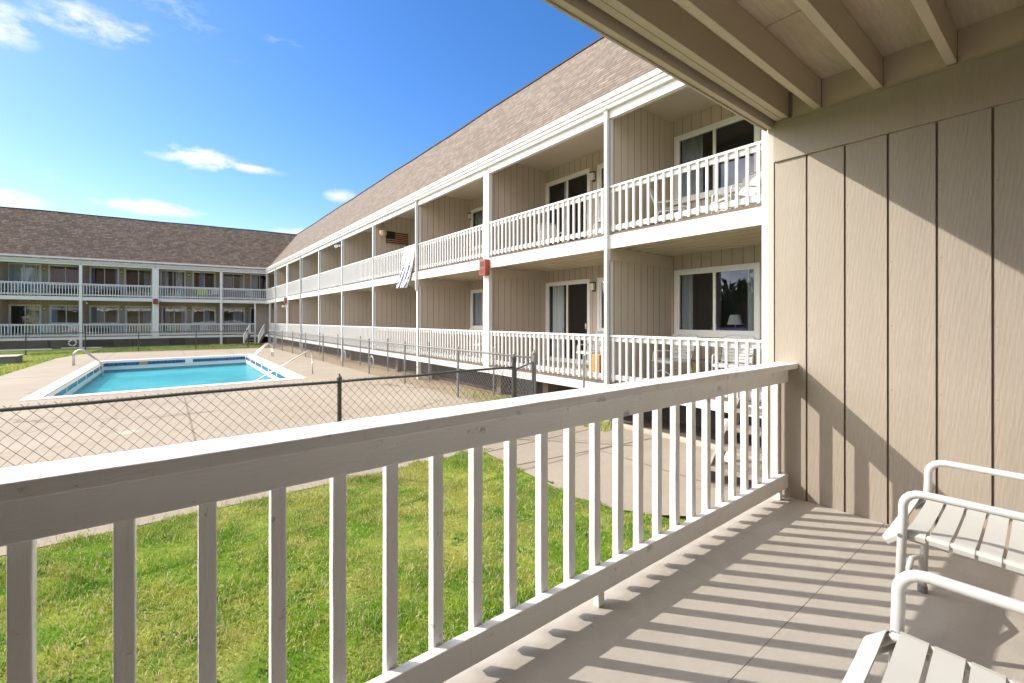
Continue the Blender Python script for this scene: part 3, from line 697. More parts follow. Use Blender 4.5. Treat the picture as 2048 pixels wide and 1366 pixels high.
for fl in (0, 1):
    opening(fl, 19.4, 21.2, 'window'); opening(fl, 17.2, 19.0, 'sliding_door')
OPF = OP
wing_shell(FF, far, -1.2, 26, OP, [(P0+C4*i, fl, 0) for i in range(5) for fl in (0, 1)] , gut=(-.02, 26))
for fl, a, b, z0, z1, kind, kw in OP: window(FF, far, a, b, z0, z1, -DEPTH, kind, **kw)
for s in (14.78, 10.29, 5.79, 1.41):
    for fl in (0, 1): wall_lamp(FF, far, s, DZ[fl]+2.15, -DEPTH)
roof(FF, far, -11, 26, 'shingle_far')
for i in range(6):
    s = P0+C4*i; w = .42 if i == 1 else .18
    MB().box(s-w/2, s+w/2, -.105, .018, -1.0 if i != 1 else -.05, 5.435, FF).build('post', 'white_paint', far)
MB().box(.82, .94, -.105, .014, -1.0, 2.76, FF).build('post', 'white_paint', far)
# stair wall in the corner
siding_wall(FF, -1.0, .88, 0, 2.76, -.9, (), name='stair_wall', parent=far)
restf = MB(); ed = [0.1]+[P0+C4*i for i in range(6)]
for i in range(6):
    for fl in (1, 0):
        a = ed[i]+(.21 if i == 2 else .09); b = ed[i+1]-(.21 if i+1 == 2 else .09)
        if i == 0: a = .95 if fl == 0 else .03
        railing(FF, far, a, b, DZ[fl], stuff=restf)
tag(restf.build('baluster', 'white_paint', far), kind='stuff')
for a, b, h in ((1.2, 3.0, .0), (3.3, 6.0, .02), (7.1, 9.4, -.02), (9.5, 10.6, .01), (12.4, 14.2, .0), (14.4, 18, .02), (18.2, 25, 0)): MB().box(a, b, -1.3+h, -1.15+h, -1.1, -.06, FF).build('foundation_wall', 'foundation', far)
MB().box(-1, 26, -2.1, -2.0, -1.1, -.06, FF).build('skirting', 'skirting_dark', far)

def stairs(name, label, loc, d, w, n, run, rise, zb, rails=True):
    """open timber stair climbing along d from loc"""
    d = Vector((*d, 0)).normalized(); x = Vector((d.y, -d.x, 0)); o = thing(name, label, 'stairs', (*loc, zb)); L = Vector((*loc, zb))
    for k in range(n):
        c = L+d*(run*k+run/2)+Vector((0, 0, rise*(k+1)-.02))
        m = MB(); m.obox(c-x*(w/2), c+x*(w/2), run+.03, .04); m.build('tread', 'tread_wood', o)
        m = MB(); c2 = L+d*(run*k)+Vector((0, 0, rise*(k+1)-.02)); m.obox(c2-x*(w/2)-d*.02, c2+x*(w/2)-d*.02, .03, .05); m.build('nosing', 'stair_wood', o)
    for s in (-1, 1):
        m = MB(); a = L+x*(s*(w/2+.02))+Vector((0, 0, .02)); m.obox(a-d*.05, a+d*(run*n)+Vector((0, 0, rise*n)), .04, .26); m.build('stringer', 'stair_wood', o)
        if not rails: continue
        m = MB(); a = L+x*(s*(w/2+.02)); top = Vector((0, 0, .86)); m.obox(a+d*.05+top, a+d*(run*n)+Vector((0, 0, rise*n))+top, .06, .09); m.build('handrail', 'white_paint', o)
        m = MB(); m.obox(a+d*.05, a+d*.05+Vector((0, 0, .9)), .09, .09, d); m.build('newel_post', 'white_paint', o)
        for k in range(n*2):
            q = a+d*(run*(k+.7)/2)+Vector((0, 0, rise*(k+.7)/2)); m = MB(); m.obox(q+Vector((0, 0, .1)), q+Vector((0, 0, .84)), .035, .035, d); m.build('baluster', 'white_paint', o)
    return o
stairs('staircase', 'timber stairs climbing into the far corner between the two wings', (5.75, 43.55), (.62, 1.0), 1.15, 4, .28, .21, -.85)
stairs('staircase', 'timber stairs glimpsed through the railing in the near corner', (5.75, 2.55), (1, .12), 1.0, 4, .30, .21, G, rails=False)
MB().box(6.70, 6.80, 3.3, 3.4, G, -.22).build('landing_post', 'white_paint', bpy.data.objects['staircase.001'])

# ------------------------------------------------------------------ near wing: the balcony the camera stands on
XW = 3.626
near = thing('apartment_wing', 'near balcony bay with tan siding partition and open joist ceiling', 'building', (1.5, .3, 0))
NW = Frame((XW, 1.434), (0, -1), (-1, 0))     # s runs from the open end inwards, n towards the camera
w = siding_wall(NW, 0, 2.22, 0.0, 2.48, 0, (), pitch=.2276, gw=.012, gd=.012, mat='siding_near', name='partition_wall', parent=near, phase=.2095)
MB().box(0, 2.22, -.14, -.02, 0, 2.98, NW).build('partition_core', 'siding_near', w)
MB().box(-.002, 2.22, -.012, .016, 2.482, 2.766, NW).build('header_board', 'siding_near', w, bevel=.003)
MB().box(-.002, 2.22, -.012, .004, 2.770, 2.785, NW).build('header_ledge', 'trim_beige', w)
MB().box(-.05, -.006, -.13, .004, -.2, 3.0, NW).build('corner_trim', 'trim_beige', w, bevel=.003)
siding_wall(W, -.81, XW+.14, 0, 2.98, -.78, [(.2, 2.2, .03, 2.45)], pitch=.2276, mat='siding_near', name='back_wall', parent=near)
window(W, near, .2, 2.2, .03, 2.45, -.78, 'sliding_door', curtain='curtain_white', cover=(.02, .98))  # unseen door, its white curtain added to bounce light into the balcony
MB().box(-4.9, -.82, -.88, -.78, 0, 2.98).build('back_wall', 'siding_near', near); MB().box(-.95, -.81, -.78, 1.43, 0, 2.98).build('partition_wall', 'siding_near', near)
for x0, x1 in ((-.8, 2.1142), (2.1158, 5.0)):
    for y0, y1 in ((-.78, .7842), (.7858, 1.47)):
        xx1 = min(x1, XW-.001) if x1 > 4 else x1
        MB().box(x0, xx1, y0, y1, -.03, 0).build('deck_panel', 'deck_paint', near, bevel=.0015)
MB().box(-6, 7.1, -.78, 1.44, -.24, -.032).build('deck_frame', 'deck_edge', near); MB().box(-6, 7.1, 1.442, 1.48, -.26, -.034).build('deck_fascia', 'white_paint', near)
MB().box(XW+.141, 7.1, -.78, 1.44, -.03, 0).build('deck_panel', 'deck_paint', near)
MB().box(-6, XW+.0, 1.45, 1.487, 2.745, 3.04).build('rim_board', 'joist_paint', near, bevel=.003); MB().box(-6, XW, 1.4875, 1.50, 2.735, 3.05).build('outer_fascia', 'trim_beige', near, bevel=.002)
MB().box(-6, XW-.001, 1.385, 1.425, 2.787, 2.982).build('joist', 'joist_paint', near, bevel=.003); MB().box(-6, XW-.001, 1.340, 1.3835, 2.789, 2.982).build('joist', 'joist_paint', near, bevel=.003)
for y in (1.155, .8155, .4775, .14, -.2, -.54): MB().box(-6, XW-.001, y-.0225, y+.0225, 2.787+random.uniform(-.002, .004), 2.981).build('joist', 'joist_paint', near, bevel=.003)
ys = [1.34, 1.155, .8155, .4775, .14, -.2, -.54, -.78]
for a, b in zip(ys, ys[1:]): MB().box(XW+.005, XW+.03, b+.024, a-.024, 2.787, 2.983).build('blocking', 'joist_paint', near)
for x0, x1 in ((-6, .282), (.288, 2.724), (2.730, XW+.05)): MB().box(x0, x1, -.78, 1.45, 2.984, 3.01).build('ceiling_panel', 'plywood', near)
MB().box(-6, 7.1, -3, 1.45, 3.02, 3.06).build('upper_deck', 'deck_paint', near); MB().box(XW+.14, 7.1, 1.45, 1.487, 2.745, 3.04).build('rim_board', 'white_paint', near)
MB().box(XW+.15, 7.1, -.88, -.78, 0, 2.98).build('back_wall', 'siding_near', near)

MB().box(-26, 7.1, -.95, -.8, 3.06, 5.95).build('upper_wall', 'siding_paint', near); MB().box(-26, -4.95, -.95, -.8, -.2, 2.98).build('lower_wall', 'siding_paint', near)
MB().box(-26, 7.1, 1.40, 1.50, 5.43, 5.9).build('eave_fascia', 'white_paint', near); MB().box(-26, -6.05, 1.40, 1.49, 2.75, 3.04).build('deck_fascia', 'white_paint', near); MB().box(-26, -6.05, 1.40, 1.48, -.26, -.034).build('deck_fascia', 'white_paint', near)
MB().box(-26, 7.1, -.8, 1.40, 5.9, 5.98).build('porch_ceiling', 'ceiling_paint', near); MB().box(-26, -6.05, -.8, 1.39, 2.95, 3.05).build('upper_deck', 'deck_paint', near); MB().box(-26, -6.05, -.8, 1.39, -.1, -.034).build('deck', 'deck_paint', near)
m = MB(); m.quad((-26, 1.5, 5.75), (7, 1.5, 5.75), (7, -1.85, 9.8), (-26, -1.85, 9.8)); m.build('roof', 'shingle_far', near, recalc=False)
nr = thing('balcony_railing', 'white painted wooden balcony railing across the foreground', 'railing', (1.0, 1.37, 0))
def worn(name, axis, a, b, c0, c1, d0, d1, n, mat, amp, bev):
    """a board sawn slightly uneven: section corners wander by a millimetre or two along its length"""
    mb = MB(); co_ = [(c0, d0), (c1, d0), (c1, d1), (c0, d1)]; drift = [[random.uniform(0, 6) for _ in range(4)] for _ in range(4)]
    for i in range(n+1):
        u = a+(b-a)*i/n
        for k, (p, q) in enumerate(co_):
            dp = amp*(math.sin(u*2.3+drift[k][0])*.6+math.sin(u*11+drift[k][1])*.3)+random.gauss(0, amp*.22); dq = amp*(math.sin(u*1.7+drift[k][2])*.7+math.sin(u*9+drift[k][3])*.3)+random.gauss(0, amp*.22)
            mb.v.append(Vector((u, p+dp, q+dq)) if axis == 'x' else Vector((p+dp, q+dq, u)))
    for i in range(n):
        for k in range(4): k2 = (k+1) % 4; mb.f.append([i*4+k, i*4+k2, i*4+4+k2, i*4+4+k])
    mb.f += [[0, 1, 2, 3], [n*4+3, n*4+2, n*4+1, n*4]]
    o = mb.build(name, mat, nr, bevel=bev); return o
worn('cap_rail', 'x', -3.6, XW-.001, 1.278, 1.418, .946, .985, 90, 'rail_paint', .0016, .004)
worn('top_board', 'x', -3.6, XW-.02, 1.336, 1.374, .842, .944, 90, 'rail_paint', .0014, .004)
worn('bottom_board', 'x', -3.6, XW-.02, 1.336, 1.374, .068, .174, 90, 'rail_paint', .0016, .004)
for k in range(-13, 18):
    x = .7458+.16475*k+random.uniform(-.003, .003)
    if x > XW-.03: continue
    worn('baluster', 'z', .040+random.uniform(-.006, .004), .943, x-.02, x+.02, 1.3765, 1.413, 9, 'baluster_paint', .0012, .003)
MB().box(XW-.075, XW-.035, 1.3755, 1.413, -.03, .944).build('end_baluster', 'trim_beige', nr, bevel=.003)
for x in (1.56, XW-.12, -.9): MB().box(x-.02, x+.02, 1.345, 1.372, .001, .068).build('foot_block', 'rail_paint', nr, bevel=.002)

# ------------------------------------------------------------------ fences
def chain_link(a, b, z0, z1, w=.115, h=.125, r=.0022):
    a, b = Vector((*a, 0)), Vector((*b, 0)); L = (b-a).length; d = (b-a)/L; mb = MB(); H = z1-z0; run = H*w/h
    n = Vector((-d.y, d.x, 0))*.003
    k = -int(run/w)-1
    while k*w < L:
        for sg in (1, -1):
            u0, u1 = (k*w, k*w+run) if sg > 0 else (k*w+run, k*w)
            za, zb = z0, z1
            lo, hi = min(u0, u1), max(u0, u1)
            if hi <= 0 or lo >= L: continue
            def at(u): return z0+(u-u0)/(u1-u0)*H
            ua, ub = u0, u1
            if ua < 0: za, ua = at(0), 0
            if ua > L: za, ua = at(L), L
            if ub < 0: zb, ub = at(0), 0
            if ub > L: zb, ub = at(L), L
            if abs(ua-ub) < 1e-4: continue
            mb.tube([a+d*ua+n*sg+Vector((0, 0, za)), a+d*ub+n*sg+Vector((0, 0, zb))], r, 3, cap=False)
        k += 1
    return mb
def fence(name, label, pts, posts, h, mat, mesh_mat, wire=.0022, railr=.021, cell=(.115, .125), group=None):
    o = thing('chain_link_fence', label, 'fence', (*pts[0], G), 0, group)
    for a, b in zip(pts, pts[1:]):
        chain_link(a, b, G+.02, G+h+.035, *cell, wire).build('wire_mesh', mesh_mat, o, recalc=False)
        n = 8; q = [(a[0]+(b[0]-a[0])*i/n, a[1]+(b[1]-a[1])*i/n, G+h+random.uniform(-.012, .006)) for i in range(n+1)]
        MB().tube(q, railr, 8).build('top_rail', mat, o, smooth=True)
    for p in posts:
        x, y = p[0], p[1]; r = p[2] if len(p) > 2 else .03; hh = p[3] if len(p) > 3 else h+.03
        MB().lathe((x, y, G), [(r, 0), (r, hh-.01), (r*1.25, hh-.01), (r*1.25, hh+.02), (r*.55, hh+.045), (r*.3, hh+.07), (0, hh+.08)], 12).build('post', mat, o)
    return o
fence('chain_link_fence', 'dark chain link fence just beyond the lawn, nearest of the pool fences', [(-4.9, 6.30), (1.90, 6.31), (4.95, 6.31)], [(-4.9, 6.33), (-1.6, 6.33), (1.90, 6.335), (4.95, 6.31, .04, 1.46)], 1.30, 'dark_metal', 'dark_metal', .0026, .019)
fence('chain_link_fence', 'grey chain link fence running beside the sunlit wing', [(6.38, 7.35), (6.38, 39.35)], [(6.38, 10.64), (6.38, 14.1), (6.38, 17.45), (6.38, 20.8), (6.38, 24.0), (6.38, 27.6), (6.38, 30.9), (6.38, 34.1), (6.38, 37.1), (6.38, 39.35), (6.30, 7.32, .045, 1.42)], 1.32, 'galvanised', 'galvanised', .0032, .024)
fence('chain_link_fence', 'thin chain link fence in front of the shaded far wing', [(-13, 38.9), (-4.1, 39.75), (5.0, 39.45)], [(-9.6, 39.2), (-6.7, 39.5), (-4.1, 39.75), (-1.45, 39.7), (1.75, 39.6), (5.0, 39.45)], 1.30, 'dark_metal', 'galvanised', .004, .024)
gt = thing('metal_gate', 'small chain link gate standing between two steel posts beside the path', 'gate', (5.05, 6.42, G))
A, B = (5.06, 6.40), (6.20, 7.25); a, b = Vector((*A, G)), Vector((*B, G))
MB().tube([a+Vector((0, 0, .08)), a+Vector((0, 0, 1.24)), b+Vector((0, 0, 1.24)), b+Vector((0, 0, .08)), a+Vector((0, 0, .08))], .021, 8).build('gate_frame', 'dark_metal', gt)
chain_link(A, B, G+.08, G+1.24, r=.0026).build('wire_mesh', 'galvanised', gt, recalc=False)
MB().tube([a+Vector((-.1, -.08, .75)), a+Vector((.06, .05, .75))], .016, 6).build('latch', 'galvanised', gt)
for k, y in enumerate((6.55, 9.85, 13.6, 17.15, 20.35, 23.7, 27.1)):
    o = tag(MB().lathe((7.03, y, -.8), [(.024, 0), (.024, 1.3), (.03, 1.3), (.03, 1.33), (0, 1.36)], 10).build('steel_post', 'galvanised'), None, 'post', 'bare steel posts along the edge of the dirt strip')
    o['label'] = ['bare grey steel post nearest the camera, in front of the downspout', 'bare steel post behind the gate beside the wide white column', 'bare steel post between the gate and the patterned towel', 'bare steel post in the dirt directly below the flag panel',
                  'bare steel post in front of the fifth balcony of the wing', 'bare steel post far down the dirt strip beside the wing', 'farthest bare steel post along the dirt strip'][k]
for y, l in ((22.6, 'white bent pipe poking from the dark space under the wing, farther one'), (18.9, 'white bent pipe in the dirt beside a steel post, nearer one')):
    o = thing('vent_pipe', l, 'pipe', (6.95, y, -.75)); b = Vector((6.95, y, -.8))
    MB().tube([b, b+Vector((0, 0, .35))]+arc(b+Vector((0, -.2, .35)), .2, 0, math.pi, (0, 1, 0), (0, 0, 1))+[b+Vector((0, -.4, .05))], .022, 8).build('pipe', 'metal_white', o, smooth=True)

tl = scatter(26000, -70, -30, -30, 75, lambda p: np.ones(len(p), bool), 0)  # unseen trees added to darken what the windows mirror
tl[:, 2] = G+rng.uniform(0, 1, len(tl))**.8*(6.0+1.5*np.sin(tl[:, 1]*.33)+1.2*np.sin(tl[:, 1]*.9+1)); tl = tl[(tl[:, 0] < -34+3*np.sin(tl[:, 1]*.4))]
M['tree_leaf'] = None
t = NT('tree_leaf'); t.bsdf((.045, .065, .022), .8)
tag(blades('added_tree_line', tl, .5, 1.1, .55, 'tree_leaf'), 'unseen dark tree line far left of the courtyard, added for the window reflections', 'trees', kind='stuff')

# ------------------------------------------------------------------ chairs
def make_chair(name='strap_chair'):
    o = thing(name, 'chair', 'chair')
    for s in (-1, 1):
        x = .29*s
        pts = [(x, .255, 0), (x, .235, .54)] + [(x, .235-.06+.06*math.cos(a), .572+.06*math.sin(a)) for a in (0, .3, .6, .9, 1.2, 1.57)] + [(x, -.18, .632), (x, -.30, .632)]
        MB().tube(pts, .015, 10).build('arm_frame', 'metal_white', o, smooth=True)
        MB().tube([(x*.96, -.30, 0), (x*.96, -.27, .20), (x*.94, -.22, .43), (x*.94, -.30, .632), (x*.92, -.42, .95)], .0125, 8).build('rear_leg', 'metal_white', o, smooth=True)
    MB().tube([(-.29, .252, .08), (-.2, .252, .20), (0, .252, .26), (.2, .252, .20), (.29, .252, .08)], .0105, 8).build('stretcher', 'metal_white', o, smooth=True)
    rail = [(-.265, -.24, .445), (-.265, .16, .46), (-.265, .24, .455), (-.255, .285, .415), (.255, .285, .415), (.265, .24, .455), (.265, .16, .46), (.265, -.24, .445), (-.265, -.24, .445)]
    MB().tube(rail, .0125, 8).build('seat_frame', 'metal_white', o, smooth=True)
    st = MB()
    def strap(c, d, width, sag):
        """band across the seat from side to side, wrapped round both rails"""
        c, d = Vector(c), Vector(d).normalized(); x = Vector((1, 0, 0)); up = x.cross(d); up = up if up.z > 0 else -up; prof = []
        prof.append((-.262, -.024)); prof.append((-.279, -.010)); prof.append((-.281, .004)); prof.append((-.272, .016)); prof.append((-.255, .018))
        prof += [(-.14, .016-sag*.75), (0, .016-sag), (.14, .016-sag*.75)]
        prof += [(.255, .018), (.272, .016), (.281, .004), (.279, -.010), (.262, -.024)]
        b = len(st.v)
        for px, pz in prof:
            for hgt in (0, -.003):
                for e in (-width/2, width/2): st.v.append(c+x*px+up*(pz+hgt)+d*e)
        m = len(prof)
        for i in range(m-1):
            q = b+i*4; r_ = q+4
            st.f += [[q, q+1, r_+1, r_], [q+2, r_+2, r_+3, q+3], [q, r_, r_+2, q+2], [q+1, q+3, r_+3, r_+1]]
        st.f += [[b, b+2, b+3, b+1], [b+(m-1)*4, b+(m-1)*4+1, b+(m-1)*4+3, b+(m-1)*4+2]]
    strap((0, .268, .432), (0, -.62, .55), .062, .0)
    for k in range(7): strap((0, .200-.0655*k, .458-.0022*k), (0, -1, -.03), .056, .008)
    so = st.build('seat', 'strap_vinyl', o, bevel=.0012)
    st = MB()
    for k in range(8):
        f = k/7; strap((0, -.245-.165*f, .50+.42*f), (0, -.33, .95), .052, -.006)
    st.build('backrest', 'strap_vinyl', o)
    for s in (-1, 1):
        MB().lathe((.29*s, .255, 0), [(0, 0), (.019, 0), (.019, .03), (.016, .034)], 12).build('foot_cap', 'galvanised', o); MB().lathe((.278*s, -.30, 0), [(0, 0), (.018, 0), (.018, .03), (.015, .034)], 12).build('foot_cap', 'galvanised', o)
        MB().tube([(.262*s, .243, .458), (.306*s, .243, .458)], .008, 8).build('bolt', 'galvanised', o)
    MB().tube([(-.268, -.42, .95), (-.22, -.435, .99), (.22, -.435, .99), (.268, -.42, .95)], .0125, 8).build('back_rail', 'metal_white', o, smooth=True)
    return o
chair = make_chair(); CH = [0]
def put_chair(x, y, z, rz, label, group=None):
    o = chair if CH[0] == 0 else copy_tree(chair); CH[0] += 1
    o.location = (x, y, z); o.rotation_euler = (0, 0, rz); o['label'] = label; o['group'] = group or 'white strap patio chairs'
    return o
put_chair(2.575, .212, 0, R(2), 'white strap patio chair beside the tan partition wall')
put_chair(1.278, .058, 0, R(3), 'white strap patio chair cut off by the bottom right corner')
put_chair(8.35, 5.30, 0, R(75), 'white strap chair left of the low table on the nearest ground floor balcony')
put_chair(8.45, 4.08, 0, R(100), 'white strap chair right of the low table on the nearest ground floor balcony')
put_chair(8.85, 7.98, 0, R(80), 'white strap chair facing out before the ground floor sliding door')
put_chair(8.75, 7.15, 0, R(125), 'white strap chair beside the orange stool, half hidden by the post')
put_chair(8.7, 12.75, 0, R(70), 'white strap chair on the ground floor balcony left of the wide column')
put_chair(8.3, 5.25, 3.06, R(200), 'white strap chair at the left end of the nearest upper balcony')
put_chair(8.3, 4.0, 3.06, R(60), 'white strap chair at the right end of the nearest upper balcony')
put_chair(8.75, 7.3, 3.06, R(100), 'white strap chair beside the post on the second upper balcony')
put_chair(8.4, 9.1, 3.06, R(150), 'white strap chair in the middle of the second upper balcony')
def far_xy(t, n): p = FF.p(t, n, 0); return p.x, p.y
for t, n, fl, l in ((14.35, -.9, 0, 'white strap chair on far ground balcony, left of the pair under the wide window'), (13.1, -.9, 0, 'white strap chair on far ground balcony, next to the post'),
                    (6.0, -.9, 0, 'white strap chair on far ground balcony, right of the wide column'), (4.6, -.9, 0, 'white strap chair on far ground balcony below the window with round reflections'),
                    (2.6, -.9, 0, 'white strap chair on far ground balcony beside the corner stairs'), (15.9, -.9, 1, 'white strap chair on the leftmost far upper balcony'),
                    (4.0, -.9, 1, 'white strap chair on far upper balcony right of the green cushion'), (1.3, -.9, 1, 'white strap chair on the far upper corner balcony'),
                    (11.6, -.9, 1, 'white strap chair on far upper balcony before the reddish window')):
    x, y = far_xy(t, n); put_chair(x, y, DZ[fl], math.pi+PH*-1+random.uniform(-.5, .5), l, 'chairs on the far balconies')

# ------------------------------------------------------------------ loose things on the balconies
tb = thing('low_table', 'low grey slatted table with yellow legs between two white chairs', 'table', (8.95, 4.75, 0))
m = MB()
for k in range(6): m.box(8.66+.1*k, 8.745+.1*k, 4.45, 5.05, .43, .455)
m.build('tabletop', 'weathered_wood', tb)
for dx in (-.24, .24):
    for dy in (-.24, .24): MB().box(8.95+dx-.022, 8.95+dx+.022, 4.75+dy-.022, 4.75+dy+.022, 0, .43).build('leg', 'yellow_wood', tb)
stl = thing('stool', 'orange wooden stool beside the post on the second ground floor balcony', 'stool', (8.4, 7.32, 0))
MB().box(8.2, 8.6, 7.14, 7.5, .40, .45).build('seat', 'orange_wood', stl, bevel=.01)
for dx in (-.17, .17): MB().box(8.4+dx-.025, 8.4+dx+.025, 7.15, 7.49, 0, .40).build('side_panel', 'orange_wood', stl, bevel=.006)
MB().box(8.25, 8.55, 7.3, 7.34, .1, .16).build('stretcher', 'orange_wood', stl)
tb = thing('side_table', 'small white side table on the nearest upper balcony', 'table', (8.5, 4.65, 3.06))
MB().lathe((8.5, 4.65, 3.06), [(0, .43), (.25, .43), (.25, .46), (0, .46)], 20).build('tabletop', 'metal_white', tb)
for k in range(3):
    a = k*2.09; MB().tube([(8.5+.08*math.cos(a), 4.65+.08*math.sin(a), 3.49), (8.5+.22*math.cos(a), 4.65+.22*math.sin(a), 3.06)], .012, 6).build('leg', 'metal_white', tb)
# lamp and bed seen through the near ground floor window
lp = thing('table_lamp', 'table lamp with pale shade inside the near ground floor window', 'lamp', (10.2, 4.87, .95))
MB().lathe((10.2, 4.87, .95), [(.07, 0), (.07, .02), (.02, .04), (.035, .12), (.015, .2), (.012, .28)], 14).build('lamp_base', 'metal_white', lp, smooth=True)
MB().lathe((10.2, 4.87, .95), [(.17, .24), (.11, .46)], 20).build('lamp_shade', 'curtain_white', lp, smooth=True)
bd = thing('bed', 'purple covered bed inside the near ground floor window', 'bed', (10.6, 4.7, .65))
MB().box(9.75, 11.3, 4.02, 5.3, .68, .95).build('bed_frame', 'dark_furniture', bd); MB().box(9.8, 11.25, 4.05, 5.27, .952, 1.13).build('quilt', 'purple_cloth', bd, bevel=.06)

# flag panel and hanging basket on the fourth upper balcony, towel over the railing
yp = K[3]-.055
fg = thing('flag_panel', 'black wooden flag panel with tan stripes hung on the upper partition', 'wall art', (8.29, yp-.02, 4.97))
MB().box(7.76, 8.82, yp-.035, yp-.012, 4.70, 5.26).build('board', 'black_board', fg)
hgt = .56/13
for k in range(13):
    if k % 2 == 1: continue
    z = 4.70+hgt*k; x0 = 7.765 if k < 6 else 8.19
    MB().box(x0, 8.815, yp-.043, yp-.036, z+.004, z+hgt-.004).build('stripe', 'tan_board', fg)
hb = thing('hanging_basket', 'wicker basket hanging beside the flag panel', 'basket', (7.52, yp-.3, 4.96))
c = Vector((7.52, yp-.3, 4.96)); m = MB().lathe(c, [(.0, .0), (.10, .0), (.15, .08), (.16, .22), (.145, .22), (.13, .05), (0, .03)], 18); m.build('bowl', 'wicker', hb)
for k in range(3):
    a = k*2.09+.4; MB().tube([c+Vector((.15*math.cos(a), .15*math.sin(a), .21)), c+Vector((0, 0, .66))], .006, 5).build('cord', 'dark_metal', hb)
MB().tube([c+Vector((0, 0, .64)), c+Vector((0, 0, 1.0))], .008, 5).build('hook', 'dark_metal', hb)
tw = MB(); nu, nv = 12, 34
me_uv = []
for j_ in range(nv+1):
    f = j_/nv
    for i in range(nu+1):
        u = i/nu
        if f < .06: x, z = 7.2+.0+.10*(1-f/.06)-.02, 4.055
        else: x, z = 7.165-.03*math.sin((f-.06)*3)-.10*max(0, f-.55), 4.055-(f-.06)*1.66
        yy = 14.93+1.02*u+max(0, f-.35)*1.05*(f)**.6-.02*math.sin(f*9); x -= .028*math.sin(u*13+f*5)*min(1, f*3)+.01
        tw.v.append(Vector((x, yy, z+.03*u*f)))
for j_ in range(nv):
    for i in range(nu): a = j_*(nu+1)+i; tw.f.append([a, a+1, a+nu+2, a+nu+1])
to = tw.build('striped_towel', 'towel_cloth', None, recalc=False, smooth=True); uvl = to.data.uv_layers.new(name='UVMap')
for p in to.data.polygons:
    for l in p.loop_indices: vi = to.data.loops[l].vertex_index; uvl.data[l].uv = ((vi % (nu+1))/nu, (vi//(nu+1))/nv)
sd = to.modifiers.new('thickness', 'SOLIDIFY'); sd.thickness = .008
tag(to, 'black and white patterned towel blowing over the upper railing', 'towel')

def alarm_box(fr, s, z, n, label, flood):
    o = thing('alarm_box', label, 'alarm box', fr.p(s, n, z), 0, 'red boxes on the wide columns')
    MB().box(s-.15, s+.15, n, n+.16, z-.22, z+.22, fr).build('housing', 'red_box', o, bevel=.01)
    g = MB()
    for r_ in (0, 1):
        for k in range(5): g.box(s-.11, s+.11, n+.161, n+.166, z-.17+r_*.19+k*.03, z-.155+r_*.19+k*.03, fr)
    g.build('grille', 'skirting_dark', o)
    h = MB(); h.tube([fr.p(s+.02, n+.06, z-.22), fr.p(s+.02, n+.07, z-.34), fr.p(s-.06, n+.07, z-.45), fr.p(s-.06, n+.07, z-.62), fr.p(s+.0, n+.07, z-.68), fr.p(s+.03, n+.07, z-.60)], .012, 6); h.build('conduit', 'metal_white', o)
alarm_box(FR, K[1]-.04, 2.77, .02, 'red alarm box on the wide white column of the sunlit wing', 0)
alarm_box(FR, K[7]+.1, 2.75, .02, 'small red alarm box far down the sunlit wing above twin floodlights', 1)
alarm_box(FF, P0+C4, 2.77, .02, 'red alarm box on the wide white column of the shaded far wing', 0)
def floods(fr, s, z, n, label):
    o = thing('floodlight', label, 'floodlight', fr.p(s, n, z), 0, 'twin white floodlights')
    MB().box(s-.05, s+.05, n, n+.04, z-.05, z+.05, fr).build('mount', 'metal_white', o)
    for sg in (-1, 1):
        a = fr.p(s+sg*.04, n+.05, z); b = fr.p(s+sg*.16, n+.22, z-.06); MB().tube([a, a.lerp(b, .4), a.lerp(b, .5), b], [.02, .03, .055, .08], 10).build('lamp_head', 'metal_white', o)
floods(FR, K[4]+.25, 5.15, .02, 'twin floodlight under the eave of the sunlit wing'); floods(FR, K[7]+.3, 2.35, .02, 'twin floodlight below the small red alarm box')
pb = thing('porch_bulb', 'bare bulb fitting hanging under the far upper deck', 'lamp', FF.p(12.0, -.15, 2.6)); q = FF.p(12.0, -.15, 2.5)
MB().lathe(q, [(0, 0), (.05, .02), (.06, .07), (.04, .13), (.03, .15)], 12).build('bulb', 'lamp_glass', pb, smooth=True); MB().lathe(q, [(.035, .15), (.035, .26), (0, .26)], 10).build('socket', 'lamp_metal', pb)

# far balconies: dark grill, cushions, cabinet, and things under the deck
def farbox(name, label, cat, t, n, z, w, d, h, mat, parts=True):
    o = thing(name, label, cat, FF.p(t, n, z)); MB().box(t-w/2, t+w/2, n-d/2, n+d/2, z+.1, z+h, FF).build('body', mat, o, bevel=.02)
    for a in (-1, 1):
        for b in (-1, 1): MB().box(t+a*(w/2-.04)-.02, t+a*(w/2-.04)+.02, n+b*(d/2-.04)-.02, n+b*(d/2-.04)+.02, z, z+.1, FF).build('leg', 'dark_furniture', o)
    return o
farbox('storage_bench', 'dark storage bench on the far upper balcony left of the wide column', 'bench', 11.0, -1.1, 3.06, 1.5, .5, .6, 'dark_furniture')
farbox('storage_bench', 'dark storage bench on the far upper balcony right of the leftmost door', 'bench', 13.4, -1.1, 3.06, 1.4, .5, .6, 'dark_furniture')
farbox('storage_bench', 'dark bench on the far ground balcony below the round reflections', 'bench', 11.4, -1.1, 0, 1.2, .5, .65, 'dark_furniture')
cu = thing('cushion_chair', 'chair with a bright green cushion on the far upper balcony', 'chair', FF.p(4.75, -.5, 3.06))
MB().box(4.4, 5.1, -.75, -.3, 3.36, 3.45, FF).build('seat', 'green_cloth', cu, bevel=.02); MB().box(4.4, 5.1, -.85, -.76, 3.36, 3.95, FF).build('backrest', 'green_cloth', cu, bevel=.02)
for a in (4.43, 5.05):
    for b in (-.8, -.35): MB().box(a-.02, a+.02, b-.02, b+.02, 3.06, 3.36, FF).build('leg', 'dark_furniture', cu)
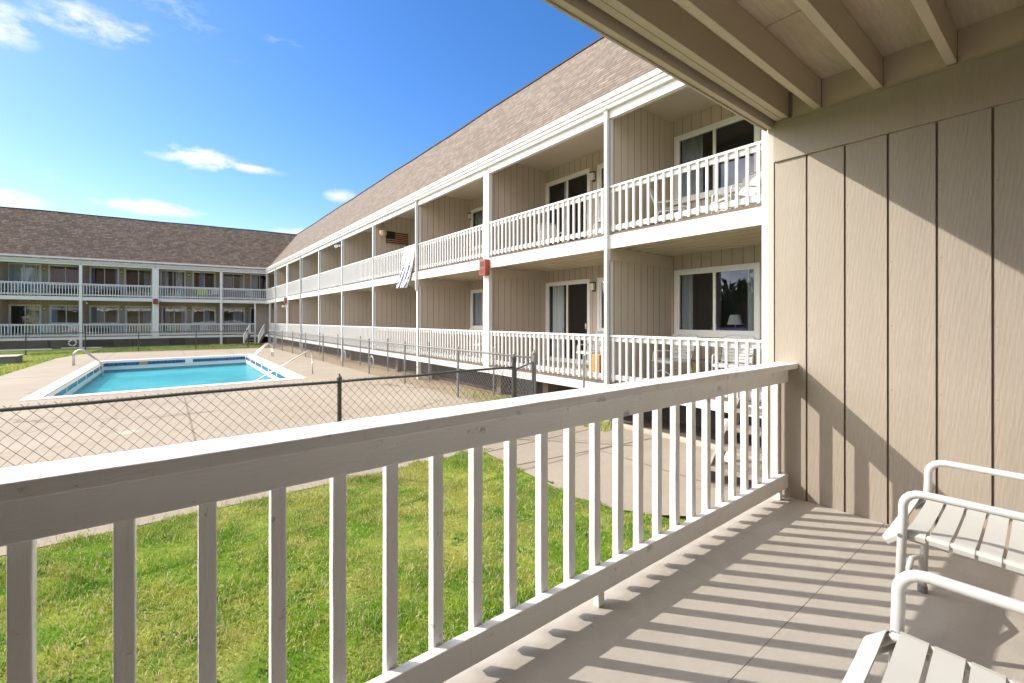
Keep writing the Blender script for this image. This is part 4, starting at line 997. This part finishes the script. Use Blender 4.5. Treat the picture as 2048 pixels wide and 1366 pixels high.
farbox('blue_bin', 'blue plastic bin under the far deck at the left edge', 'bin', 17.0, -.4, -1.0, .5, .4, .45, 'blue_plastic')
rg = thing('life_ring', 'white life ring hanging under the far deck beside a post', 'life ring', FF.p(12.75, .05, -.45)); c = FF.p(12.75, .05, -.45)
m = MB(); m.tube([c+FF.s*(.21*math.cos(a))+Vector((0, 0, .21*math.sin(a))) for a in [i*2*math.pi/20 for i in range(21)]], .055, 8, cap=False); m.build('ring', 'metal_white', rg, smooth=True)
m = MB()
for k in range(4):
    m.tube([c+FF.s*(.21*math.cos(a))+Vector((0, 0, .21*math.sin(a))) for a in [k*math.pi/2+i*.08 for i in range(4)]], .058, 8)
m.build('band', 'red_box', rg, smooth=True)
for a, b, l in (((-12.5, 38.95), (-5.6, 39.6), 'long white pool pole hung along the far fence'), ((-5.2, 39.75), (-3.3, 39.95), 'short white pole hung on the far fence beside the ladder')):
    o = tag(MB().tube([(a[0], a[1]-.08, -.50), (b[0], b[1]-.08, -.54)], .035, 8).build('pool_pole', 'metal_white'), l, 'pole', 'poles hung on the far fence')
wb = thing('planter_box', 'weathered grey timber box on the grass at the left edge', 'planter', (-7.2, 32.8, G))
MB().box(-8.8, -5.8, 32.1, 32.16, G, G+.33).box(-8.8, -5.8, 33.5, 33.56, G, G+.33).box(-5.86, -5.8, 32.16, 33.5, G, G+.33).box(-8.8, -8.74, 32.16, 33.5, G, G+.33).build('side_board', 'weathered_wood', wb)
MB().box(-8.85, -5.75, 32.05, 33.6, G+.33, G+.37).build('lid', 'curb_concrete', wb)
dc = tag(MB().lathe((-.55, 11.2, G), [(0, .006), (.15, .006), (.16, .002), (.16, 0)], 20).build('drain_cover', 'curb_concrete'), 'round pale drain cover set in the pool deck', 'drain cover')

# ------------------------------------------------------------------ sky, sun, camera
AZ = Vector((-.643, .766)); EL = R(35.2)
wd = bpy.data.worlds.new('World'); SC.world = wd; wd.use_nodes = True; nt = wd.node_tree; nt.nodes.clear()
def wn(t_, **k):
    n = nt.nodes.new(t_)
    for a, b in k.items(): setattr(n, a, b)
    return n
sky = wn('ShaderNodeTexSky', sky_type='NISHITA', sun_disc=False); sky.sun_elevation = EL; sky.sun_rotation = math.atan2(AZ.x, AZ.y); sky.altitude = 0; sky.air_density = 1.0; sky.dust_density = .3; sky.ozone_density = 3.0
hsv = wn('ShaderNodeHueSaturation'); hsv.inputs['Saturation'].default_value = 1.29; hsv.inputs['Value'].default_value = .575; nt.links.new(sky.outputs[0], hsv.inputs['Color'])
skt = wn('ShaderNodeMix', data_type='RGBA', blend_type='MULTIPLY'); skt.inputs[0].default_value = 1; nt.links.new(hsv.outputs[0], skt.inputs[6]); skt.inputs[7].default_value = (1.06, .90, .99, 1)
tc = wn('ShaderNodeTexCoord'); out = wn('ShaderNodeOutputWorld'); bg = wn('ShaderNodeBackground'); bg.inputs['Strength'].default_value = .15
def wmath(op, a, b=0.0):
    x = wn('ShaderNodeMath', operation=op)
    for i, v in enumerate((a, b)):
        if hasattr(v, 'links'): nt.links.new(v, x.inputs[i])
        else: x.inputs[i].default_value = v
    return x.outputs[0]
# a handful of fair weather clouds, each a wispy patch round its own direction in the sky
TH = R(37.87)
def cdir(px, py):
    r = (px-1024)/891.2; v = -(py-639.3)/891.2; d = Vector((math.sin(TH)+r*math.cos(TH), math.cos(TH)-r*math.sin(TH), v)); return d.normalized()
noi = wn('ShaderNodeTexNoise'); noi.inputs['Scale'].default_value = 17; noi.inputs['Detail'].default_value = 8; noi.inputs['Roughness'].default_value = .62; noi.inputs['Distortion'].default_value = .2
mp = wn('ShaderNodeMapping'); mp.inputs['Scale'].default_value = (1, 1, 2.2); nt.links.new(tc.outputs['Generated'], mp.inputs['Vector']); nt.links.new(mp.outputs[0], noi.inputs['Vector'])
total = None
for px, py, w_, h_, amt in ((180, 44, .055, .022, .85), (110, 42, .030, .012, .6), (8, 44, .030, .028, .8), (255, 52, .045, .009, .55), (405, 318, .058, .018, 1.1), (440, 328, .085, .009, 1.0), (305, 415, .062, .012, 1.05), (8, 397, .04, .015, 1.0), (683, 392, .028, .012, .8), (943, 198, .016, .005, .6), (20, 337, .05, .015, .3), (345, 22, .05, .03, .35), (565, 88, .025, .012, .35), (460, 105, .02, .012, .25), (590, 463, .05, .006, .7)):
    d = cdir(px, py); t1 = Vector((d.y, -d.x, 0)).normalized(); t2 = t1.cross(d).normalized()
    if t2.z < 0: t2 = -t2
    def dot(v):
        n = wn('ShaderNodeVectorMath', operation='DOT_PRODUCT'); nt.links.new(tc.outputs['Generated'], n.inputs[0]); n.inputs[1].default_value = v; return n.outputs['Value']
    a = wmath('DIVIDE', dot(t1), w_); b = wmath('DIVIDE', wmath('SUBTRACT', dot(t2), 0.0), h_)
    r2 = wmath('ADD', wmath('MULTIPLY', a, a), wmath('MULTIPLY', b, b)); front = wmath('GREATER_THAN', dot(d), 0)
    m_ = wmath('MULTIPLY', wmath('MULTIPLY', wmath('MAXIMUM', wmath('SUBTRACT', 1.0, wmath('MULTIPLY', r2, .5)), 0.0), front), amt)
    total = m_ if total is None else wmath('MAXIMUM', total, m_)
fac = wmath('MULTIPLY', total, wmath('MULTIPLY', wmath('MAXIMUM', wmath('SUBTRACT', wmath('ADD', noi.outputs['Fac'], wmath('MULTIPLY', total, .26)), .56), 0.0), 4.6))
fac = wmath('MINIMUM', fac, .93)
# unseen bright cloud, added overhead and out of view to lift the shade
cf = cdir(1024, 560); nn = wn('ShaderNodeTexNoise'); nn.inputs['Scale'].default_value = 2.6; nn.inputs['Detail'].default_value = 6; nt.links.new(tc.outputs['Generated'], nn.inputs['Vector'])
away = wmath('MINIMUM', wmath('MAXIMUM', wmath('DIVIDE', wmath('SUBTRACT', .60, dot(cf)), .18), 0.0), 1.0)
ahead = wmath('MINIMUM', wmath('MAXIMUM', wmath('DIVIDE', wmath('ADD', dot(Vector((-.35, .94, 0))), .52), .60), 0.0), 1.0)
fill_cloud = wmath('MULTIPLY', wmath('MULTIPLY', away, ahead), wmath('MINIMUM', wmath('MAXIMUM', wmath('MULTIPLY', wmath('SUBTRACT', nn.outputs['Fac'], .34), 5.0), 0.0), 1.0))
mx = wn('ShaderNodeMix', data_type='RGBA'); nt.links.new(fac, mx.inputs[0]); nt.links.new(skt.outputs[2], mx.inputs[6]); mx.inputs[7].default_value = (2.9, 2.92, 2.97, 1)
mx2 = wn('ShaderNodeMix', data_type='RGBA'); nt.links.new(fill_cloud, mx2.inputs[0]); nt.links.new(mx.outputs[2], mx2.inputs[6]); mx2.inputs[7].default_value = (13.5, 13.2, 12.9, 1)
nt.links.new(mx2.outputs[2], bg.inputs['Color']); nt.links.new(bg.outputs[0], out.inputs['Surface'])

sd = bpy.data.lights.new('sun', 'SUN'); sd.energy = 2.0; sd.angle = R(.5); sd.color = (1, .955, .88)
so = bpy.data.objects.new('sun', sd); COL.objects.link(so)
toward = Vector((AZ.x*math.cos(EL), AZ.y*math.cos(EL), math.sin(EL))); so.rotation_euler = toward.to_track_quat('Z', 'Y').to_euler(); so.location = (0, 0, 30)
cam = bpy.data.cameras.new('camera'); co = bpy.data.objects.new('camera', cam); COL.objects.link(co); SC.camera = co
co.location = (0, 0, 1.3); co.rotation_euler = (R(90), 0, -TH); cam.sensor_width = 36; cam.lens = 36*891.2/2048; cam.shift_y = -(683-639.3)/2048; cam.clip_start = .05; cam.clip_end = 1500
SC.render.resolution_x, SC.render.resolution_y = 1024, 683
vs = SC.view_settings; vs.view_transform = 'Standard'; vs.look = 'None'; vs.exposure = 1.45; vs.gamma = 1
SC.cycles.use_denoising = True; SC.cycles.max_bounces = 8; SC.cycles.transparent_max_bounces = 16; SC.cycles.sample_clamp_indirect = 6
